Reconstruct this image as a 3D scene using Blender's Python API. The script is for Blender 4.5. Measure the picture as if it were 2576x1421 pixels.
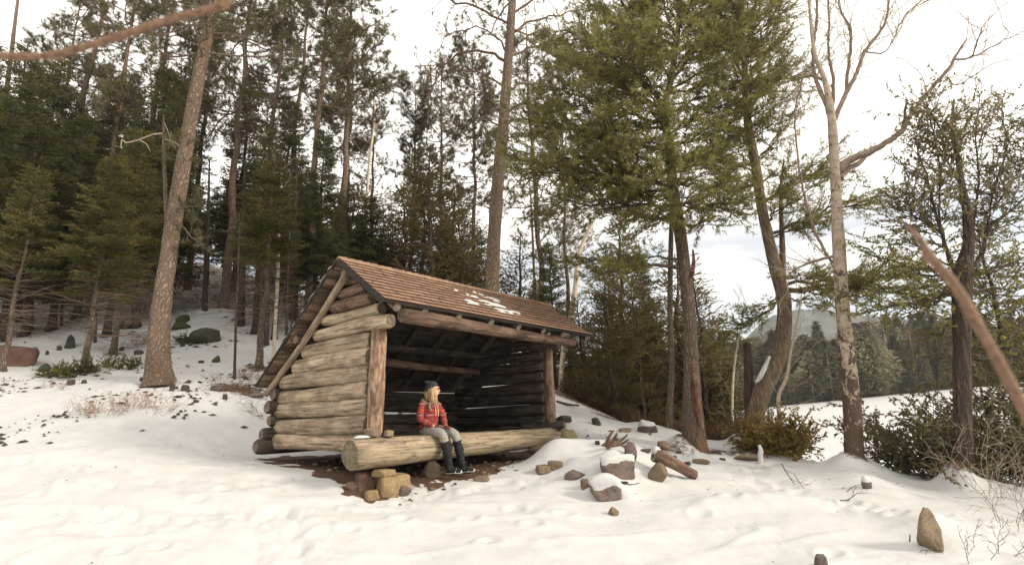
import bpy, math, random
import numpy as np
from mathutils import Vector, Matrix

random.seed(7)
RNG = np.random.default_rng(11)
scene = bpy.context.scene
for _o in list(bpy.data.objects):
    bpy.data.objects.remove(_o, do_unlink=True)
COL = scene.collection

# ------------------------------------------------------------------ camera
FPX, PITCH, ROLL, CAMZ = 1454.47, 0.2361, -0.0291, 1.6      # focal length in px of a 2576 px wide picture
_cp, _sp = math.cos(PITCH), math.sin(PITCH)
_R, _U, _F = np.array([1., 0, 0]), np.array([0, -_sp, _cp]), np.array([0, _cp, _sp])
_cr, _sr = math.cos(ROLL), math.sin(ROLL)
CR, CU = _cr * _R + _sr * _U, _cr * _U - _sr * _R
EYE = np.array([0, 0, CAMZ])
cam_data = bpy.data.cameras.new('camera')
cam = bpy.data.objects.new('camera', cam_data)
COL.objects.link(cam)
cam.matrix_world = Matrix(((CR[0], CU[0], -_F[0], 0), (CR[1], CU[1], -_F[1], 0), (CR[2], CU[2], -_F[2], CAMZ), (0, 0, 0, 1)))
cam_data.lens = 36 * FPX / 2576
cam_data.clip_start = 0.05
cam_data.clip_end = 6000
cam_data.dof.use_dof = True
cam_data.dof.focus_distance = 11
cam_data.dof.aperture_fstop = 3.6
scene.camera = cam

# ------------------------------------------------------------------ sky, sun, exposure
SUN_EL, SUN_AZ = math.radians(25), math.radians(108)      # azimuth clockwise from +Y: the sun stands to the right
world = bpy.data.worlds.new('World')
scene.world = world
world.use_nodes = True
wn, wl = world.node_tree.nodes, world.node_tree.links
wn.clear()
w_out = wn.new('ShaderNodeOutputWorld'); w_bg = wn.new('ShaderNodeBackground')
w_sky = wn.new('ShaderNodeTexSky'); w_sky.sky_type = 'NISHITA'; w_sky.sun_disc = False
w_sky.dust_density = .3; w_sky.ozone_density = 2.5; w_sky.sun_elevation = SUN_EL; w_sky.sun_rotation = SUN_AZ
w_tc = wn.new('ShaderNodeTexCoord'); w_map = wn.new('ShaderNodeMapping')
w_map.inputs['Scale'].default_value = (1.2, 1.2, 6.0)
w_noise = wn.new('ShaderNodeTexNoise'); w_noise.inputs['Scale'].default_value = 2.3; w_noise.inputs['Detail'].default_value = 5
w_ramp = wn.new('ShaderNodeValToRGB')
w_ramp.color_ramp.elements[0].position = 0.50; w_ramp.color_ramp.elements[0].color = (.45, .45, .45, 1)
w_ramp.color_ramp.elements[1].position = 0.66; w_ramp.color_ramp.elements[1].color = (.95, .95, .95, 1)
w_sep = wn.new('ShaderNodeSeparateXYZ'); w_mr = wn.new('ShaderNodeMapRange'); w_mr.inputs[1].default_value = .22; w_mr.inputs[2].default_value = .33
w_mx = wn.new('ShaderNodeMath'); w_mx.operation = 'MAXIMUM'      # broken cloud low down, closed cloud above
w_mix = wn.new('ShaderNodeMixRGB'); w_mix.inputs['Color2'].default_value = (13.2, 12.6, 11.6, 1)
wl.new(w_tc.outputs['Generated'], w_map.inputs['Vector']); wl.new(w_map.outputs[0], w_noise.inputs['Vector'])
wl.new(w_noise.outputs['Fac'], w_ramp.inputs[0]); wl.new(w_tc.outputs['Generated'], w_sep.inputs[0]); wl.new(w_sep.outputs[2], w_mr.inputs[0]); wl.new(w_ramp.outputs[0], w_mx.inputs[0]); wl.new(w_mr.outputs[0], w_mx.inputs[1]); wl.new(w_mx.outputs[0], w_mix.inputs['Fac'])
wl.new(w_sky.outputs[0], w_mix.inputs['Color1']); wl.new(w_mix.outputs[0], w_bg.inputs['Color'])
w_bg.inputs['Strength'].default_value = 0.085
wl.new(w_bg.outputs[0], w_out.inputs[0])
sun_data = bpy.data.lights.new('sun', 'SUN'); sun_data.energy = 2.7; sun_data.angle = math.radians(12); sun_data.color = (1, .91, .78)
sun = bpy.data.objects.new('sun', sun_data); COL.objects.link(sun)
_sd = Vector((math.sin(SUN_AZ) * math.cos(SUN_EL), math.cos(SUN_AZ) * math.cos(SUN_EL), math.sin(SUN_EL)))
sun.rotation_euler = _sd.to_track_quat('Z', 'Y').to_euler()
scene.view_settings.view_transform = 'Standard'
scene.view_settings.look = 'None'
scene.view_settings.exposure = 0.52
scene.view_settings.gamma = 1
scene.view_settings.use_curve_mapping = False
scene.cycles.max_bounces = 6; scene.cycles.diffuse_bounces = 4; scene.cycles.transmission_bounces = 3
scene.cycles.transparent_max_bounces = 6

# ------------------------------------------------------------------ picture <-> place
def ray(px, py):
    return _F + (px - 1288) / FPX * CR - (py - 710.5) / FPX * CU
def at(px, py, y):                      # the point of the plane Y = y seen at (px, py)
    d = ray(px, py); return EYE + d * (y / d[1])
def proj(P):
    d = np.asarray(P, float) - EYE; z = d @ _F
    return np.array([1288 + FPX * (d @ CR) / z, 710.5 - FPX * (d @ CU) / z])

# ------------------------------------------------------------------ noise
def _hash(ix, iy, iz, s):
    h = (ix.astype(np.int64) * 374761393 + iy.astype(np.int64) * 668265263 + iz.astype(np.int64) * 2147483647 + s * 974634777) & 0xffffffff
    h = ((h ^ (h >> 13)) * 1274126177) & 0xffffffff
    return ((h ^ (h >> 16)) & 0xffff) / 65535.0
def vnoise(x, y, z=None, s=0):
    x = np.asarray(x, float); y = np.asarray(y, float); z = np.zeros_like(x) if z is None else np.asarray(z, float)
    ix, iy, iz = np.floor(x), np.floor(y), np.floor(z)
    fx, fy, fz = x - ix, y - iy, z - iz
    fx, fy, fz = [f * f * (3 - 2 * f) for f in (fx, fy, fz)]
    r = 0
    for a in (0, 1):
        for b in (0, 1):
            for c in (0, 1):
                w = (fx if a else 1 - fx) * (fy if b else 1 - fy) * (fz if c else 1 - fz)
                r = r + w * _hash(ix + a, iy + b, iz + c, s)
    return r * 2 - 1
def fbm(x, y, z=None, s=0, o=4):
    r = 0; a = 1.; k = 1.
    for i in range(o):
        r = r + a * vnoise(np.asarray(x) * k, np.asarray(y) * k, None if z is None else np.asarray(z) * k, s + i); a *= .5; k *= 2.03
    return r

HAZE = .0004
# ------------------------------------------------------------------ objects
def tag(o, label=None, cat=None, group=None, kind=None):
    if label: o['label'] = label
    if cat: o['category'] = cat
    if group: o['group'] = group
    if kind: o['kind'] = kind
    return o
def empty(name, loc, rz=0, label=None, cat=None, group=None):
    o = bpy.data.objects.new(name, None); COL.objects.link(o); o.location = loc; o.rotation_euler = (0, 0, rz)
    o.empty_display_size = .2
    return tag(o, label, cat, group)
def link(name, me, mat=None, parent=None, smooth=True):
    if mat is not None:
        for m in (mat if isinstance(mat, (list, tuple)) else [mat]): me.materials.append(m)
    if smooth and len(me.polygons): me.polygons.foreach_set('use_smooth', np.ones(len(me.polygons), bool))
    o = bpy.data.objects.new(name, me); COL.objects.link(o)
    if parent is not None: o.parent = parent
    return o
def np_mesh(name, V, Fc, n=3):           # V (k,3), Fc (m,n)
    me = bpy.data.meshes.new(name)
    V = np.asarray(V, np.float32); Fc = np.asarray(Fc, np.int32)
    me.vertices.add(len(V)); me.vertices.foreach_set('co', V.ravel())
    me.loops.add(Fc.size); me.loops.foreach_set('vertex_index', Fc.ravel())
    me.polygons.add(len(Fc)); me.polygons.foreach_set('loop_start', np.arange(0, Fc.size, n, dtype=np.int32))
    me.update(calc_edges=True); me.validate()
    return me
def py_mesh(name, V, Fc):
    me = bpy.data.meshes.new(name); me.from_pydata([tuple(v) for v in V], [], Fc); me.update(); return me
def copy_thing(src, label=None, group=None):
    r = src.copy(); COL.objects.link(r)
    for ch in src.children:
        c = ch.copy(); COL.objects.link(c); c.parent = r
        for g in ch.children:
            e = g.copy(); COL.objects.link(e); e.parent = c
    if label: r['label'] = label
    if group: r['group'] = group
    return r

# ------------------------------------------------------------------ materials
def M(name, rough=.85, spec=.2):
    m = bpy.data.materials.new(name); m.use_nodes = True; nt = m.node_tree
    b = nt.nodes['Principled BSDF']; b.inputs['Roughness'].default_value = rough
    b.inputs['Specular IOR Level'].default_value = spec
    return m, nt, b
def N(nt, t, **k):
    n = nt.nodes.new(t)
    for a, v in k.items():
        if a in n.inputs: n.inputs[a].default_value = v
        else: setattr(n, a, v)
    return n
def coords(nt, scale=(1, 1, 1), kind='Object', rnd=True):
    tc = N(nt, 'ShaderNodeTexCoord'); mp = N(nt, 'ShaderNodeMapping'); mp.inputs['Scale'].default_value = scale
    nt.links.new(tc.outputs[kind], mp.inputs['Vector'])
    if rnd:
        oi = N(nt, 'ShaderNodeObjectInfo'); mu = N(nt, 'ShaderNodeMath', operation='MULTIPLY'); mu.inputs[1].default_value = 37.0
        nt.links.new(oi.outputs['Random'], mu.inputs[0])
        cb = N(nt, 'ShaderNodeCombineXYZ')
        for i in range(3): nt.links.new(mu.outputs[0], cb.inputs[i])
        nt.links.new(cb.outputs[0], mp.inputs['Location'])
    return mp.outputs[0]
def noise(nt, vec, scale, detail=4, rough=.55, dist=0):
    n = N(nt, 'ShaderNodeTexNoise'); n.inputs['Scale'].default_value = scale; n.inputs['Detail'].default_value = detail
    n.inputs['Roughness'].default_value = rough; n.inputs['Distortion'].default_value = dist
    nt.links.new(vec, n.inputs['Vector']); return n.outputs['Fac']
def voro(nt, vec, scale, feature='F1', rand=1):
    n = N(nt, 'ShaderNodeTexVoronoi'); n.feature = feature; n.inputs['Scale'].default_value = scale; n.inputs['Randomness'].default_value = rand
    nt.links.new(vec, n.inputs['Vector']); return n.outputs[0]
def ramp(nt, fac, stops):
    r = N(nt, 'ShaderNodeValToRGB'); e = r.color_ramp.elements
    while len(e) < len(stops): e.new(.5)
    for i, (p, c) in enumerate(stops):
        e[i].position = p; e[i].color = (c, c, c, 1) if isinstance(c, (int, float)) else (*c, 1)
    nt.links.new(fac, r.inputs[0]); return r.outputs[0]
def mixc(nt, fac, a, b, mode='MIX'):
    m = N(nt, 'ShaderNodeMixRGB', blend_type=mode)
    for s, v in ((0, fac), (1, a), (2, b)):
        if isinstance(v, (int, float)): m.inputs[s].default_value = v if s == 0 else (v, v, v, 1)
        elif isinstance(v, tuple): m.inputs[s].default_value = (*v, 1)
        else: nt.links.new(v, m.inputs[s])
    return m.outputs[0]
def bump(nt, b, h, strength=.5, dist=.02):
    n = N(nt, 'ShaderNodeBump'); n.inputs['Strength'].default_value = strength; n.inputs['Distance'].default_value = dist
    nt.links.new(h, n.inputs['Height']); nt.links.new(n.outputs[0], b.inputs['Normal'])
def orand(nt, a, b):
    oi = N(nt, 'ShaderNodeObjectInfo'); return ramp(nt, oi.outputs['Random'], [(0, a), (1, b)])

def m_wood(name, light, mid, dark, rnd=.25, streak=26, stain=.45, sa=.9, ln=1.6):
    m, nt, b = M(name)
    v = coords(nt, (ln, streak, streak)); v2 = coords(nt, (1.4, 3.2, 3.2)); v3 = coords(nt, (2.2, 9, 9))
    g = noise(nt, v, 1, 5, .65); s = noise(nt, v2, 1.6, 5, .6, .4); k = voro(nt, v3, 1.6)
    c = ramp(nt, g, [(.34, dark), (.45, mid), (.62, light)])
    c = mixc(nt, ramp(nt, s, [(stain, 0), (stain + .16, sa)]), c, tuple(x * .38 for x in mid))
    c = mixc(nt, ramp(nt, k, [(.07, .9), (.13, 0)]), c, tuple(x * .3 for x in dark))
    c = mixc(nt, 1.0, c, orand(nt, 1 - rnd, 1 + rnd * .3), 'MULTIPLY')
    nt.links.new(c, b.inputs['Base Color'])
    h = mixc(nt, .45, g, s); bump(nt, b, h, .9, .03)
    return m
def m_bark(name, light, mid, dark, scale=7, zs=.28, bd=.05, extra=None):
    m, nt, b = M(name)
    v = coords(nt, (1, 1, zs), rnd=False)
    w = noise(nt, v, scale * .8, 3)
    mp = N(nt, 'ShaderNodeVectorMath', operation='ADD'); sc = N(nt, 'ShaderNodeVectorMath', operation='SCALE'); sc.inputs['Scale'].default_value = .12
    nt.links.new(w, sc.inputs[0]); nt.links.new(v, mp.inputs[0]); nt.links.new(sc.outputs[0], mp.inputs[1])
    e = voro(nt, mp.outputs[0], scale, 'DISTANCE_TO_EDGE')
    f = noise(nt, coords(nt, (1, 1, .6), rnd=False), scale * 5, 4, .7)
    c = ramp(nt, e, [(.02, dark), (.16, mid), (.45, light)])
    c = mixc(nt, ramp(nt, f, [(.36, .0), (.66, .8)]), c, light)
    c = mixc(nt, ramp(nt, f, [(.30, .75), (.45, 0)]), c, dark)
    big = noise(nt, v, 1.3, 3)
    c = mixc(nt, ramp(nt, big, [(.42, 0), (.62, .5)]), c, tuple(x * .6 for x in mid))
    if extra: c = extra(nt, c)
    nt.links.new(c, b.inputs['Base Color'])
    bump(nt, b, mixc(nt, .35, ramp(nt, e, [(0, 0), (.25, 1)]), f), 1.0, bd)
    return m
def m_leaf(name, a, bcol, c3=None, trans=.35, sc=1.1, rnd=(.8, 1.25)):
    m = bpy.data.materials.new(name); m.use_nodes = True; nt = m.node_tree; nt.nodes.clear()
    out = N(nt, 'ShaderNodeOutputMaterial'); d = N(nt, 'ShaderNodeBsdfDiffuse'); t = N(nt, 'ShaderNodeBsdfTranslucent'); mx = N(nt, 'ShaderNodeMixShader')
    mx.inputs[0].default_value = trans
    v = coords(nt, (1, 1, 1))
    n1 = noise(nt, v, sc, 3); n2 = noise(nt, v, 14, 2)
    c = ramp(nt, n1, [(.36, a), (.64, bcol)])
    if c3: c = mixc(nt, ramp(nt, noise(nt, v, sc * 1.9, 2), [(.56, 0), (.68, .8)]), c, c3)
    c = mixc(nt, 1.0, c, ramp(nt, n2, [(.3, .6), (.7, 1.35)]), 'MULTIPLY')
    c = mixc(nt, 1.0, c, orand(nt, *rnd), 'MULTIPLY')
    nt.links.new(c, d.inputs[0]); nt.links.new(c, t.inputs[0])
    nt.links.new(d.outputs[0], mx.inputs[1]); nt.links.new(t.outputs[0], mx.inputs[2]); nt.links.new(mx.outputs[0], out.inputs[0])
    return m
def m_plain(name, c, rough=.8, var=.3, sc=20, bd=.004, spec=.2):
    m, nt, b = M(name, rough, spec)
    n = noise(nt, coords(nt), sc, 5, .6)
    nt.links.new(ramp(nt, n, [(.3, tuple(x * (1 - var) for x in c)), (.7, tuple(min(1, x * (1 + var)) for x in c))]), b.inputs['Base Color'])
    bump(nt, b, n, .6, bd)
    return m
def m_rock(name, a, bcol, moss=None):
    m, nt, b = M(name, .85)
    v = coords(nt); n1 = noise(nt, v, 5, 6, .65, .3); n2 = noise(nt, v, 38, 4, .7); n3 = noise(nt, v, 2.2, 3)
    c = ramp(nt, n1, [(.32, a), (.66, bcol)])
    c = mixc(nt, ramp(nt, n2, [(.35, .5), (.6, 0)]), c, tuple(x * .4 for x in a))
    if moss: c = mixc(nt, ramp(nt, n3, [(.5, 0), (.6, .85)]), c, moss)
    c = mixc(nt, 1.0, c, orand(nt, .75, 1.15), 'MULTIPLY')
    nt.links.new(c, b.inputs['Base Color']); bump(nt, b, mixc(nt, .4, n1, n2), .8, .04)
    return m

def m_snow(name, litter=False):
    m, nt, b = M(name, .55, .25)
    v = coords(nt, rnd=False); n1 = noise(nt, v, 3.2, 6, .6); n2 = noise(nt, v, 45, 3, .6)
    c = ramp(nt, n1, [(.3, (.51, .505, .495)), (.7, (.59, .585, .575))])
    n_f = noise(nt, v, 70, 3, .7); n_g = noise(nt, v, 9, 5, .7)
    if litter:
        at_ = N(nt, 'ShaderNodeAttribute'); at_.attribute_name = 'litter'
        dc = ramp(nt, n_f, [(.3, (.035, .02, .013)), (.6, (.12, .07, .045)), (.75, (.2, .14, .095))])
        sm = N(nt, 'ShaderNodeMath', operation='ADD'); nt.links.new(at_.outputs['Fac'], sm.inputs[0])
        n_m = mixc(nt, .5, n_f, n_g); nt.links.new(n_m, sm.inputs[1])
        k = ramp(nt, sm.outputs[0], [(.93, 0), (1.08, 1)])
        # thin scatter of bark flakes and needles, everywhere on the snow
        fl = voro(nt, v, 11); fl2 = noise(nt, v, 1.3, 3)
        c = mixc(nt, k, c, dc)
        b.inputs['Roughness'].default_value = .7
    nt.links.new(c, b.inputs['Base Color'])
    bump(nt, b, mixc(nt, .45, n1, mixc(nt, .5, n2, noise(nt, v, 14, 5, .65))), .6, .04)
    return m

MAT = {}
MAT['snow'] = m_snow('snow'); MAT['ground'] = m_snow('snowy_ground', True)
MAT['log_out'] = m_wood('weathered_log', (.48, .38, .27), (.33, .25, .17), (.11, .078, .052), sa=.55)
MAT['log_in'] = m_wood('shade_dark_log', (.13, .105, .085), (.07, .055, .044), (.026, .02, .017), stain=.5)  # shade of the shelter's interior is painted into this log colour
MAT['log_brown'] = m_wood('brown_log', (.26, .17, .12), (.15, .095, .068), (.05, .032, .024), stain=.5)
MAT['log_gold'] = m_wood('golden_log', (.37, .295, .20), (.25, .195, .13), (.085, .06, .042), rnd=.02, stain=.50, sa=.55)
MAT['log_end'] = m_plain('end_grain', (.15, .125, .08), .9, .5, 14, .01)
MAT['log_end_grey'] = m_plain('end_grain_grey', (.17, .135, .105), .9, .5, 14, .01)
MAT['log_end_dark'] = m_plain('end_grain_dark', (.16, .12, .09), .9, .5, 14, .01)
MAT['board'] = m_wood('old_board', (.30, .22, .15), (.19, .125, .085), (.07, .045, .03), rnd=.6, streak=20, stain=.5)
MAT['board_in'] = m_wood('shade_dark_board', (.10, .08, .062), (.055, .043, .034), (.02, .015, .012), rnd=.3)  # darker copy of the board, carrying the shade under the roof
MAT['cut_wood'] = m_plain('fresh_scratched_wood', (.68, .52, .30), .8, .2, 30)
MAT['pine_needle'] = m_leaf('pine_needle', (.095, .092, .048), (.17, .155, .08), (.19, .155, .09))
MAT['white_pine'] = m_leaf('white_pine_needle', (.17, .17, .06), (.28, .265, .095), (.37, .315, .10), trans=.62)
MAT['spruce'] = m_leaf('spruce_needle', (.07, .078, .035), (.16, .16, .066), (.21, .175, .07), trans=.48)
MAT['fir'] = m_leaf('fir_needle', (.085, .095, .034), (.16, .145, .055), (.22, .16, .055), trans=.4)
MAT['cedar'] = m_leaf('cedar_spray', (.12, .105, .048), (.235, .195, .09), (.24, .17, .08), trans=.5)
MAT['hemlock'] = m_leaf('dark_bush_spray', (.12, .115, .062), (.23, .205, .11), (.21, .145, .09), trans=.3)
MAT['gold_bush'] = m_leaf('golden_bush_spray', (.26, .19, .065), (.42, .31, .12), trans=.4)
MAT['oak_leaf'] = m_leaf('withered_leaf', (.17, .165, .08), (.27, .24, .12), (.30, .22, .13), trans=.55)
MAT['far_leaf'] = m_leaf('far_forest', (.095, .10, .06), (.19, .18, .105), (.26, .215, .135), trans=.2, sc=.25, rnd=(.5, 1.6))
MAT['red_pine_bark'] = m_bark('red_pine_bark', (.36, .27, .20), (.20, .135, .095), (.06, .036, .026), 17, .36, .05)
MAT['pine_bark'] = m_bark('grey_pine_bark', (.26, .21, .155), (.15, .11, .08), (.045, .03, .024), 16, .28, .04)
def _scar(nt, c):
    tc = N(nt, 'ShaderNodeTexCoord'); s = N(nt, 'ShaderNodeSeparateXYZ'); nt.links.new(tc.outputs['Object'], s.inputs[0])
    n = noise(nt, coords(nt, (1, 1, .35), rnd=False), 3, 4)
    k = mixc(nt, 1.0, ramp(nt, n, [(.46, 0), (.56, 1)]), ramp(nt, s.outputs[2], [(.30, 1), (.55, 0)]), 'MULTIPLY')
    return mixc(nt, k, c, (.20, .105, .062))
MAT['scar_bark'] = m_bark('white_pine_bark', (.25, .19, .145), (.14, .098, .07), (.04, .026, .02), 17, .3, .04, _scar)
MAT['hollow'] = m_wood('rotted_heartwood', (.26, .14, .085), (.15, .075, .045), (.05, .028, .02), rnd=.02)
MAT['curved_bark'] = m_bark('furrowed_bark', (.34, .255, .185), (.21, .145, .10), (.065, .042, .03), 15, .16, .04)
MAT['dark_bark'] = m_bark('dark_cedar_bark', (.13, .095, .075), (.07, .048, .038), (.022, .016, .013), 14, .15, .04)
MAT['twig'] = m_plain('twig_bark', (.16, .115, .085), .9, .35, 12)
MAT['twig_dark'] = m_plain('dark_twig_bark', (.085, .062, .05), .9, .35, 12)
MAT['twig_grey'] = m_plain('grey_twig_bark', (.36, .29, .22), .9, .3, 12)
MAT['shrub'] = m_plain('shrub_twig', (.29, .185, .13), .9, .3, 12)
MAT['near_twig'] = m_plain('brown_twig_skin', (.20, .12, .08), .7, .45, 160, .001)
def _birch():
    m, nt, b = M('birch_bark', .7)
    v = coords(nt, (1, 1, 1), rnd=False)
    n1 = noise(nt, coords(nt, (1, 1, 2.2), rnd=False), 4, 5, .6); lent = noise(nt, coords(nt, (2, 2, 24), rnd=False), 2.2, 3, .6)
    c = ramp(nt, n1, [(.3, (.25, .195, .14)), (.6, (.40, .325, .25))])
    c = mixc(nt, ramp(nt, lent, [(.60, 0), (.66, .7)]), c, (.12, .08, .06))
    tc = N(nt, 'ShaderNodeTexCoord'); s = N(nt, 'ShaderNodeSeparateXYZ'); nt.links.new(tc.outputs['Object'], s.inputs[0])
    z = N(nt, 'ShaderNodeMapRange'); nt.links.new(s.outputs[2], z.inputs[0])
    for i, val in ((1, 0.), (2, 4.2), (3, .16), (4, -.07)): z.inputs[i].default_value = val
    p = noise(nt, coords(nt, (1, 1, .7), rnd=False), 7, 6, .7, 1.0); ad = N(nt, 'ShaderNodeMath', operation='ADD')
    nt.links.new(p, ad.inputs[0]); nt.links.new(z.outputs[0], ad.inputs[1])
    c = mixc(nt, ramp(nt, ad.outputs[0], [(.515, 0), (.545, 1)]), c, (.085, .055, .04))
    nt.links.new(c, b.inputs['Base Color']); bump(nt, b, mixc(nt, .5, p, n1), .9, .04)
    return m
MAT['birch'] = _birch()
MAT['rock'] = m_rock('grey_stone', (.11, .085, .075), (.24, .185, .155))
MAT['rock_brown'] = m_rock('brown_stone', (.16, .115, .075), (.31, .235, .16))
MAT['rock_gold'] = m_rock('golden_stone', (.24, .165, .085), (.40, .29, .155))
MAT['rock_red'] = m_rock('reddish_stone', (.13, .075, .055), (.23, .14, .105))
MAT['rock_moss'] = m_rock('mossy_stone', (.05, .05, .042), (.11, .105, .085), (.07, .085, .03))
MAT['rock_green'] = m_rock('lichened_stone', (.22, .19, .10), (.38, .33, .17))
MAT['debris'] = m_plain('dark_bark_flake', (.075, .058, .048), .9, .4, 14)

# ------------------------------------------------------------------ terrain heights
_cps = []
def cp(px, py, y): _cps.append(tuple(at(px, py, y)))
# near snow
for px in (-700, 0, 640, 1288, 1900, 2576, 3300): _cps.append((at(px, 1421, 6.3)[0], 6.3, 0.06 if px < 2000 else .0))
cp(0, 1300, 7.6); cp(640, 1320, 7.6); cp(1288, 1330, 7.6); cp(1900, 1330, 7.5); cp(2500, 1330, 7.4)
cp(50, 1200, 9.0); cp(450, 1210, 8.9); cp(-500, 1160, 9.2)
cp(950, 1248, 8.9); cp(1150, 1200, 9.9); cp(1340, 1172, 11.1); cp(1400, 1150, 12.2); cp(1030, 1215, 9.6)
cp(860, 1175, 9.9); cp(760, 1145, 11.2); cp(690, 1128, 11.9); cp(600, 1090, 12)
cp(300, 1045, 11.6); cp(50, 1060, 11.6); cp(400, 958, 14.2); cp(150, 985, 13.2); cp(0, 950, 14.2); cp(560, 1000, 13); cp(660, 980, 14.4)
cp(187, 935, 15); cp(285, 890, 17); cp(30, 860, 17.5); cp(650, 925, 15.5); cp(520, 850, 18.5); cp(450, 765, 23); cp(100, 790, 21); cp(250, 745, 24); cp(520, 712, 28); cp(560, 790, 21); cp(640, 760, 24)
cp(-400, 850, 17); cp(-700, 900, 12.5); cp(100, 690, 34); cp(500, 660, 38)
# under and behind the shelter
for s in ((1.2, 1.2, -.62), (3.4, 1.4, -.5), (2.2, 3.0, -.35), (4.6, 2.8, -.2), (1, 4.2, -.1)): pass
# right of the shelter
cp(1450, 1085, 13.6); cp(1500, 1040, 15.2); cp(1405, 985, 17.5); cp(1620, 1080, 14.2); cp(1550, 1125, 12.2); cp(1450, 1200, 10.0); cp(1600, 1195, 10.0)
cp(1750, 1130, 13.0); cp(1890, 1122, 14.0); cp(1760, 1190, 10.6); cp(1900, 1240, 9.2); cp(1970, 1155, 13.4); cp(1530, 1262, 8.8); cp(1800, 1150, 12.0)
cp(2160, 1172, 11.3); cp(2330, 1198, 10.9); cp(2425, 1218, 10.3); cp(2560, 1228, 10.2); cp(2190, 1235, 9.3); cp(2350, 1385, 6.9); cp(2500, 1290, 8.3); cp(2900, 1240, 10)
# beyond the crest: down to the lake on the right, gently falling wood in the middle
for x, y, z in ((3.5, 19, .1), (6, 19, -1.2), (10, 18, -1.8), (14, 15, -1.6), (5, 26, -1.6), (10, 28, -2.6), (18, 26, -3), (25, 20, -3), (1, 24, 1.4), (-3, 24, 3.6), (0, 32, 1.2), (8, 40, -3), (-4, 34, 4.4), (24, 40, -4), (0, 45, 0), (-14, 46, 9), (16, 10, -1.2), (22, 6, -2)):
    _cps.append((x, y, z))
for x, y, z in ((0, 3, -.02), (-6, 3, 0), (6, 3, -.1), (0, 0, -.05), (0, -8, -.1), (-10, -6, .1), (10, -6, -.4), (-14, 4, .8), (14, 3, -.9), (-24, 0, 2.2), (-26, 14, 5), (-30, 30, 9), (-20, 10, 2.6)):
    _cps.append((x, y, z))
CP = np.array(_cps)
def _tps(r2): return np.where(r2 > 1e-9, .5 * r2 * np.log(np.maximum(r2, 1e-9)), 0)
_n = len(CP); _A = np.zeros((_n + 3, _n + 3))
_A[:_n, :_n] = _tps(((CP[:, None, :2] - CP[None, :, :2]) ** 2).sum(-1)) + .35 * np.eye(_n)
_A[:_n, _n:] = np.c_[np.ones(_n), CP[:, :2]]; _A[_n:, :_n] = _A[:_n, _n:].T
_w = np.linalg.solve(_A, np.r_[CP[:, 2], 0, 0, 0])
def ground_base(x, y):
    x = np.asarray(x, float); y = np.asarray(y, float); sh = x.shape; x = x.ravel(); y = y.ravel(); r = np.zeros(len(x))
    for i in range(0, len(x), 40000):
        a, b = x[i:i + 40000], y[i:i + 40000]
        r[i:i + 40000] = _tps((a[:, None] - CP[:, 0]) ** 2 + (b[:, None] - CP[:, 1]) ** 2) @ _w[:_n] + _w[_n] + _w[_n + 1] * a + _w[_n + 2] * b
    return r.reshape(sh)

# ------------------------------------------------------------------ the shelter's frame of reference
YAW, SW, SD = .8818, 4.58, 2.86
S0 = np.array([-2.19, 9.162, CAMZ - .1727])
_c, _s = math.cos(YAW), math.sin(YAW)
def sh(x, y, z): return np.array([S0[0] + x * _c - y * _s, S0[1] + x * _s + y * _c, S0[2] + z])
def to_sh(X, Y):
    a, b = X - S0[0], Y - S0[1]; return a * _c + b * _s, -a * _s + b * _c

def sstep(a, b, x): t = np.clip((x - a) / (b - a), 0, 1); return t * t * (3 - 2 * t)
def P2(px, py, y): p = at(px, py, y); return p[0], p[1]
# mounds, hollows (x, y, height, rx, ry)
_b = []
def mound(px, py, y, h, rx, ry=None): a, b = P2(px, py, y); _b.append((a, b, h, rx, ry or rx))
mound(1553, 1165, 10.0, .26, .42, .24); mound(1527, 1222, 9.35, .17, .3, .2); mound(1447, 1170, 10.2, .12, .25, .2); mound(1390, 1160, 10.7, .14, .4, .25); mound(1440, 1150, 10.9, .30, .65, .5); mound(1540, 1150, 10.7, .30, .6, .45); mound(1500, 1200, 10.0, .14, .6, .35); mound(1620, 1180, 10.5, .16, .4); mound(1390, 1180, 10.8, .12, .4); mound(1500, 1225, 9.5, .10, .35)
mound(2150, 1160, 11.1, .28, .45); mound(2180, 1215, 9.9, .16, .42); mound(2420, 1200, 10.0, .2, .35); mound(2330, 1330, 7.5, .15, .4, .5)
mound(1712, 1110, 12.5, .30, .26, .4); mound(1864, 1120, 13.5, .28, .24, .4); mound(2412, 1205, 9.85, .34, .22, .3); mound(2138, 1165, 10.75, .22, .3, .3); mound(1740, 1110, 12.9, .12, .6); mound(1900, 1110, 13.9, .16, .6); mound(1690, 1080, 14.1, .12, .4); mound(1900, 1270, 8.6, .13, .9, .4); mound(2100, 1440, 6.0, .10, .5)
mound(400, 955, 14.3, .12, .9); mound(1630, 1060, 14.6, .16, .5); mound(2520, 1215, 9.8, .12, .5); mound(1950, 1155, 12.6, .1, .7, .4)
_feet = []
def foot(px, py, y, r=.13, d=.045):
    a, b = P2(px, py, y); _feet.append((a, b, r, d))
for px, py in ((165, 1228), (190, 1190), (275, 1232), (90, 1258), (500, 1262), (700, 1196), (560, 1236), (60, 1170), (400, 1366), (300, 1372), (600, 1300), (880, 1315), (1010, 1290), (1180, 1285), (1295, 1252), (1340, 1300), (1420, 1268), (1230, 1350), (1760, 1275), (1840, 1240), (2180, 1270), (2230, 1290), (2140, 1255), (2470, 1330), (2520, 1345), (2440, 1300), (2090, 1395), (2260, 1310)):
    foot(px, py, 8.9 - (py - 1220) * .0135 * (1 - .0005 * (py - 1220)) if py < 1400 else 6.6)
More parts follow.
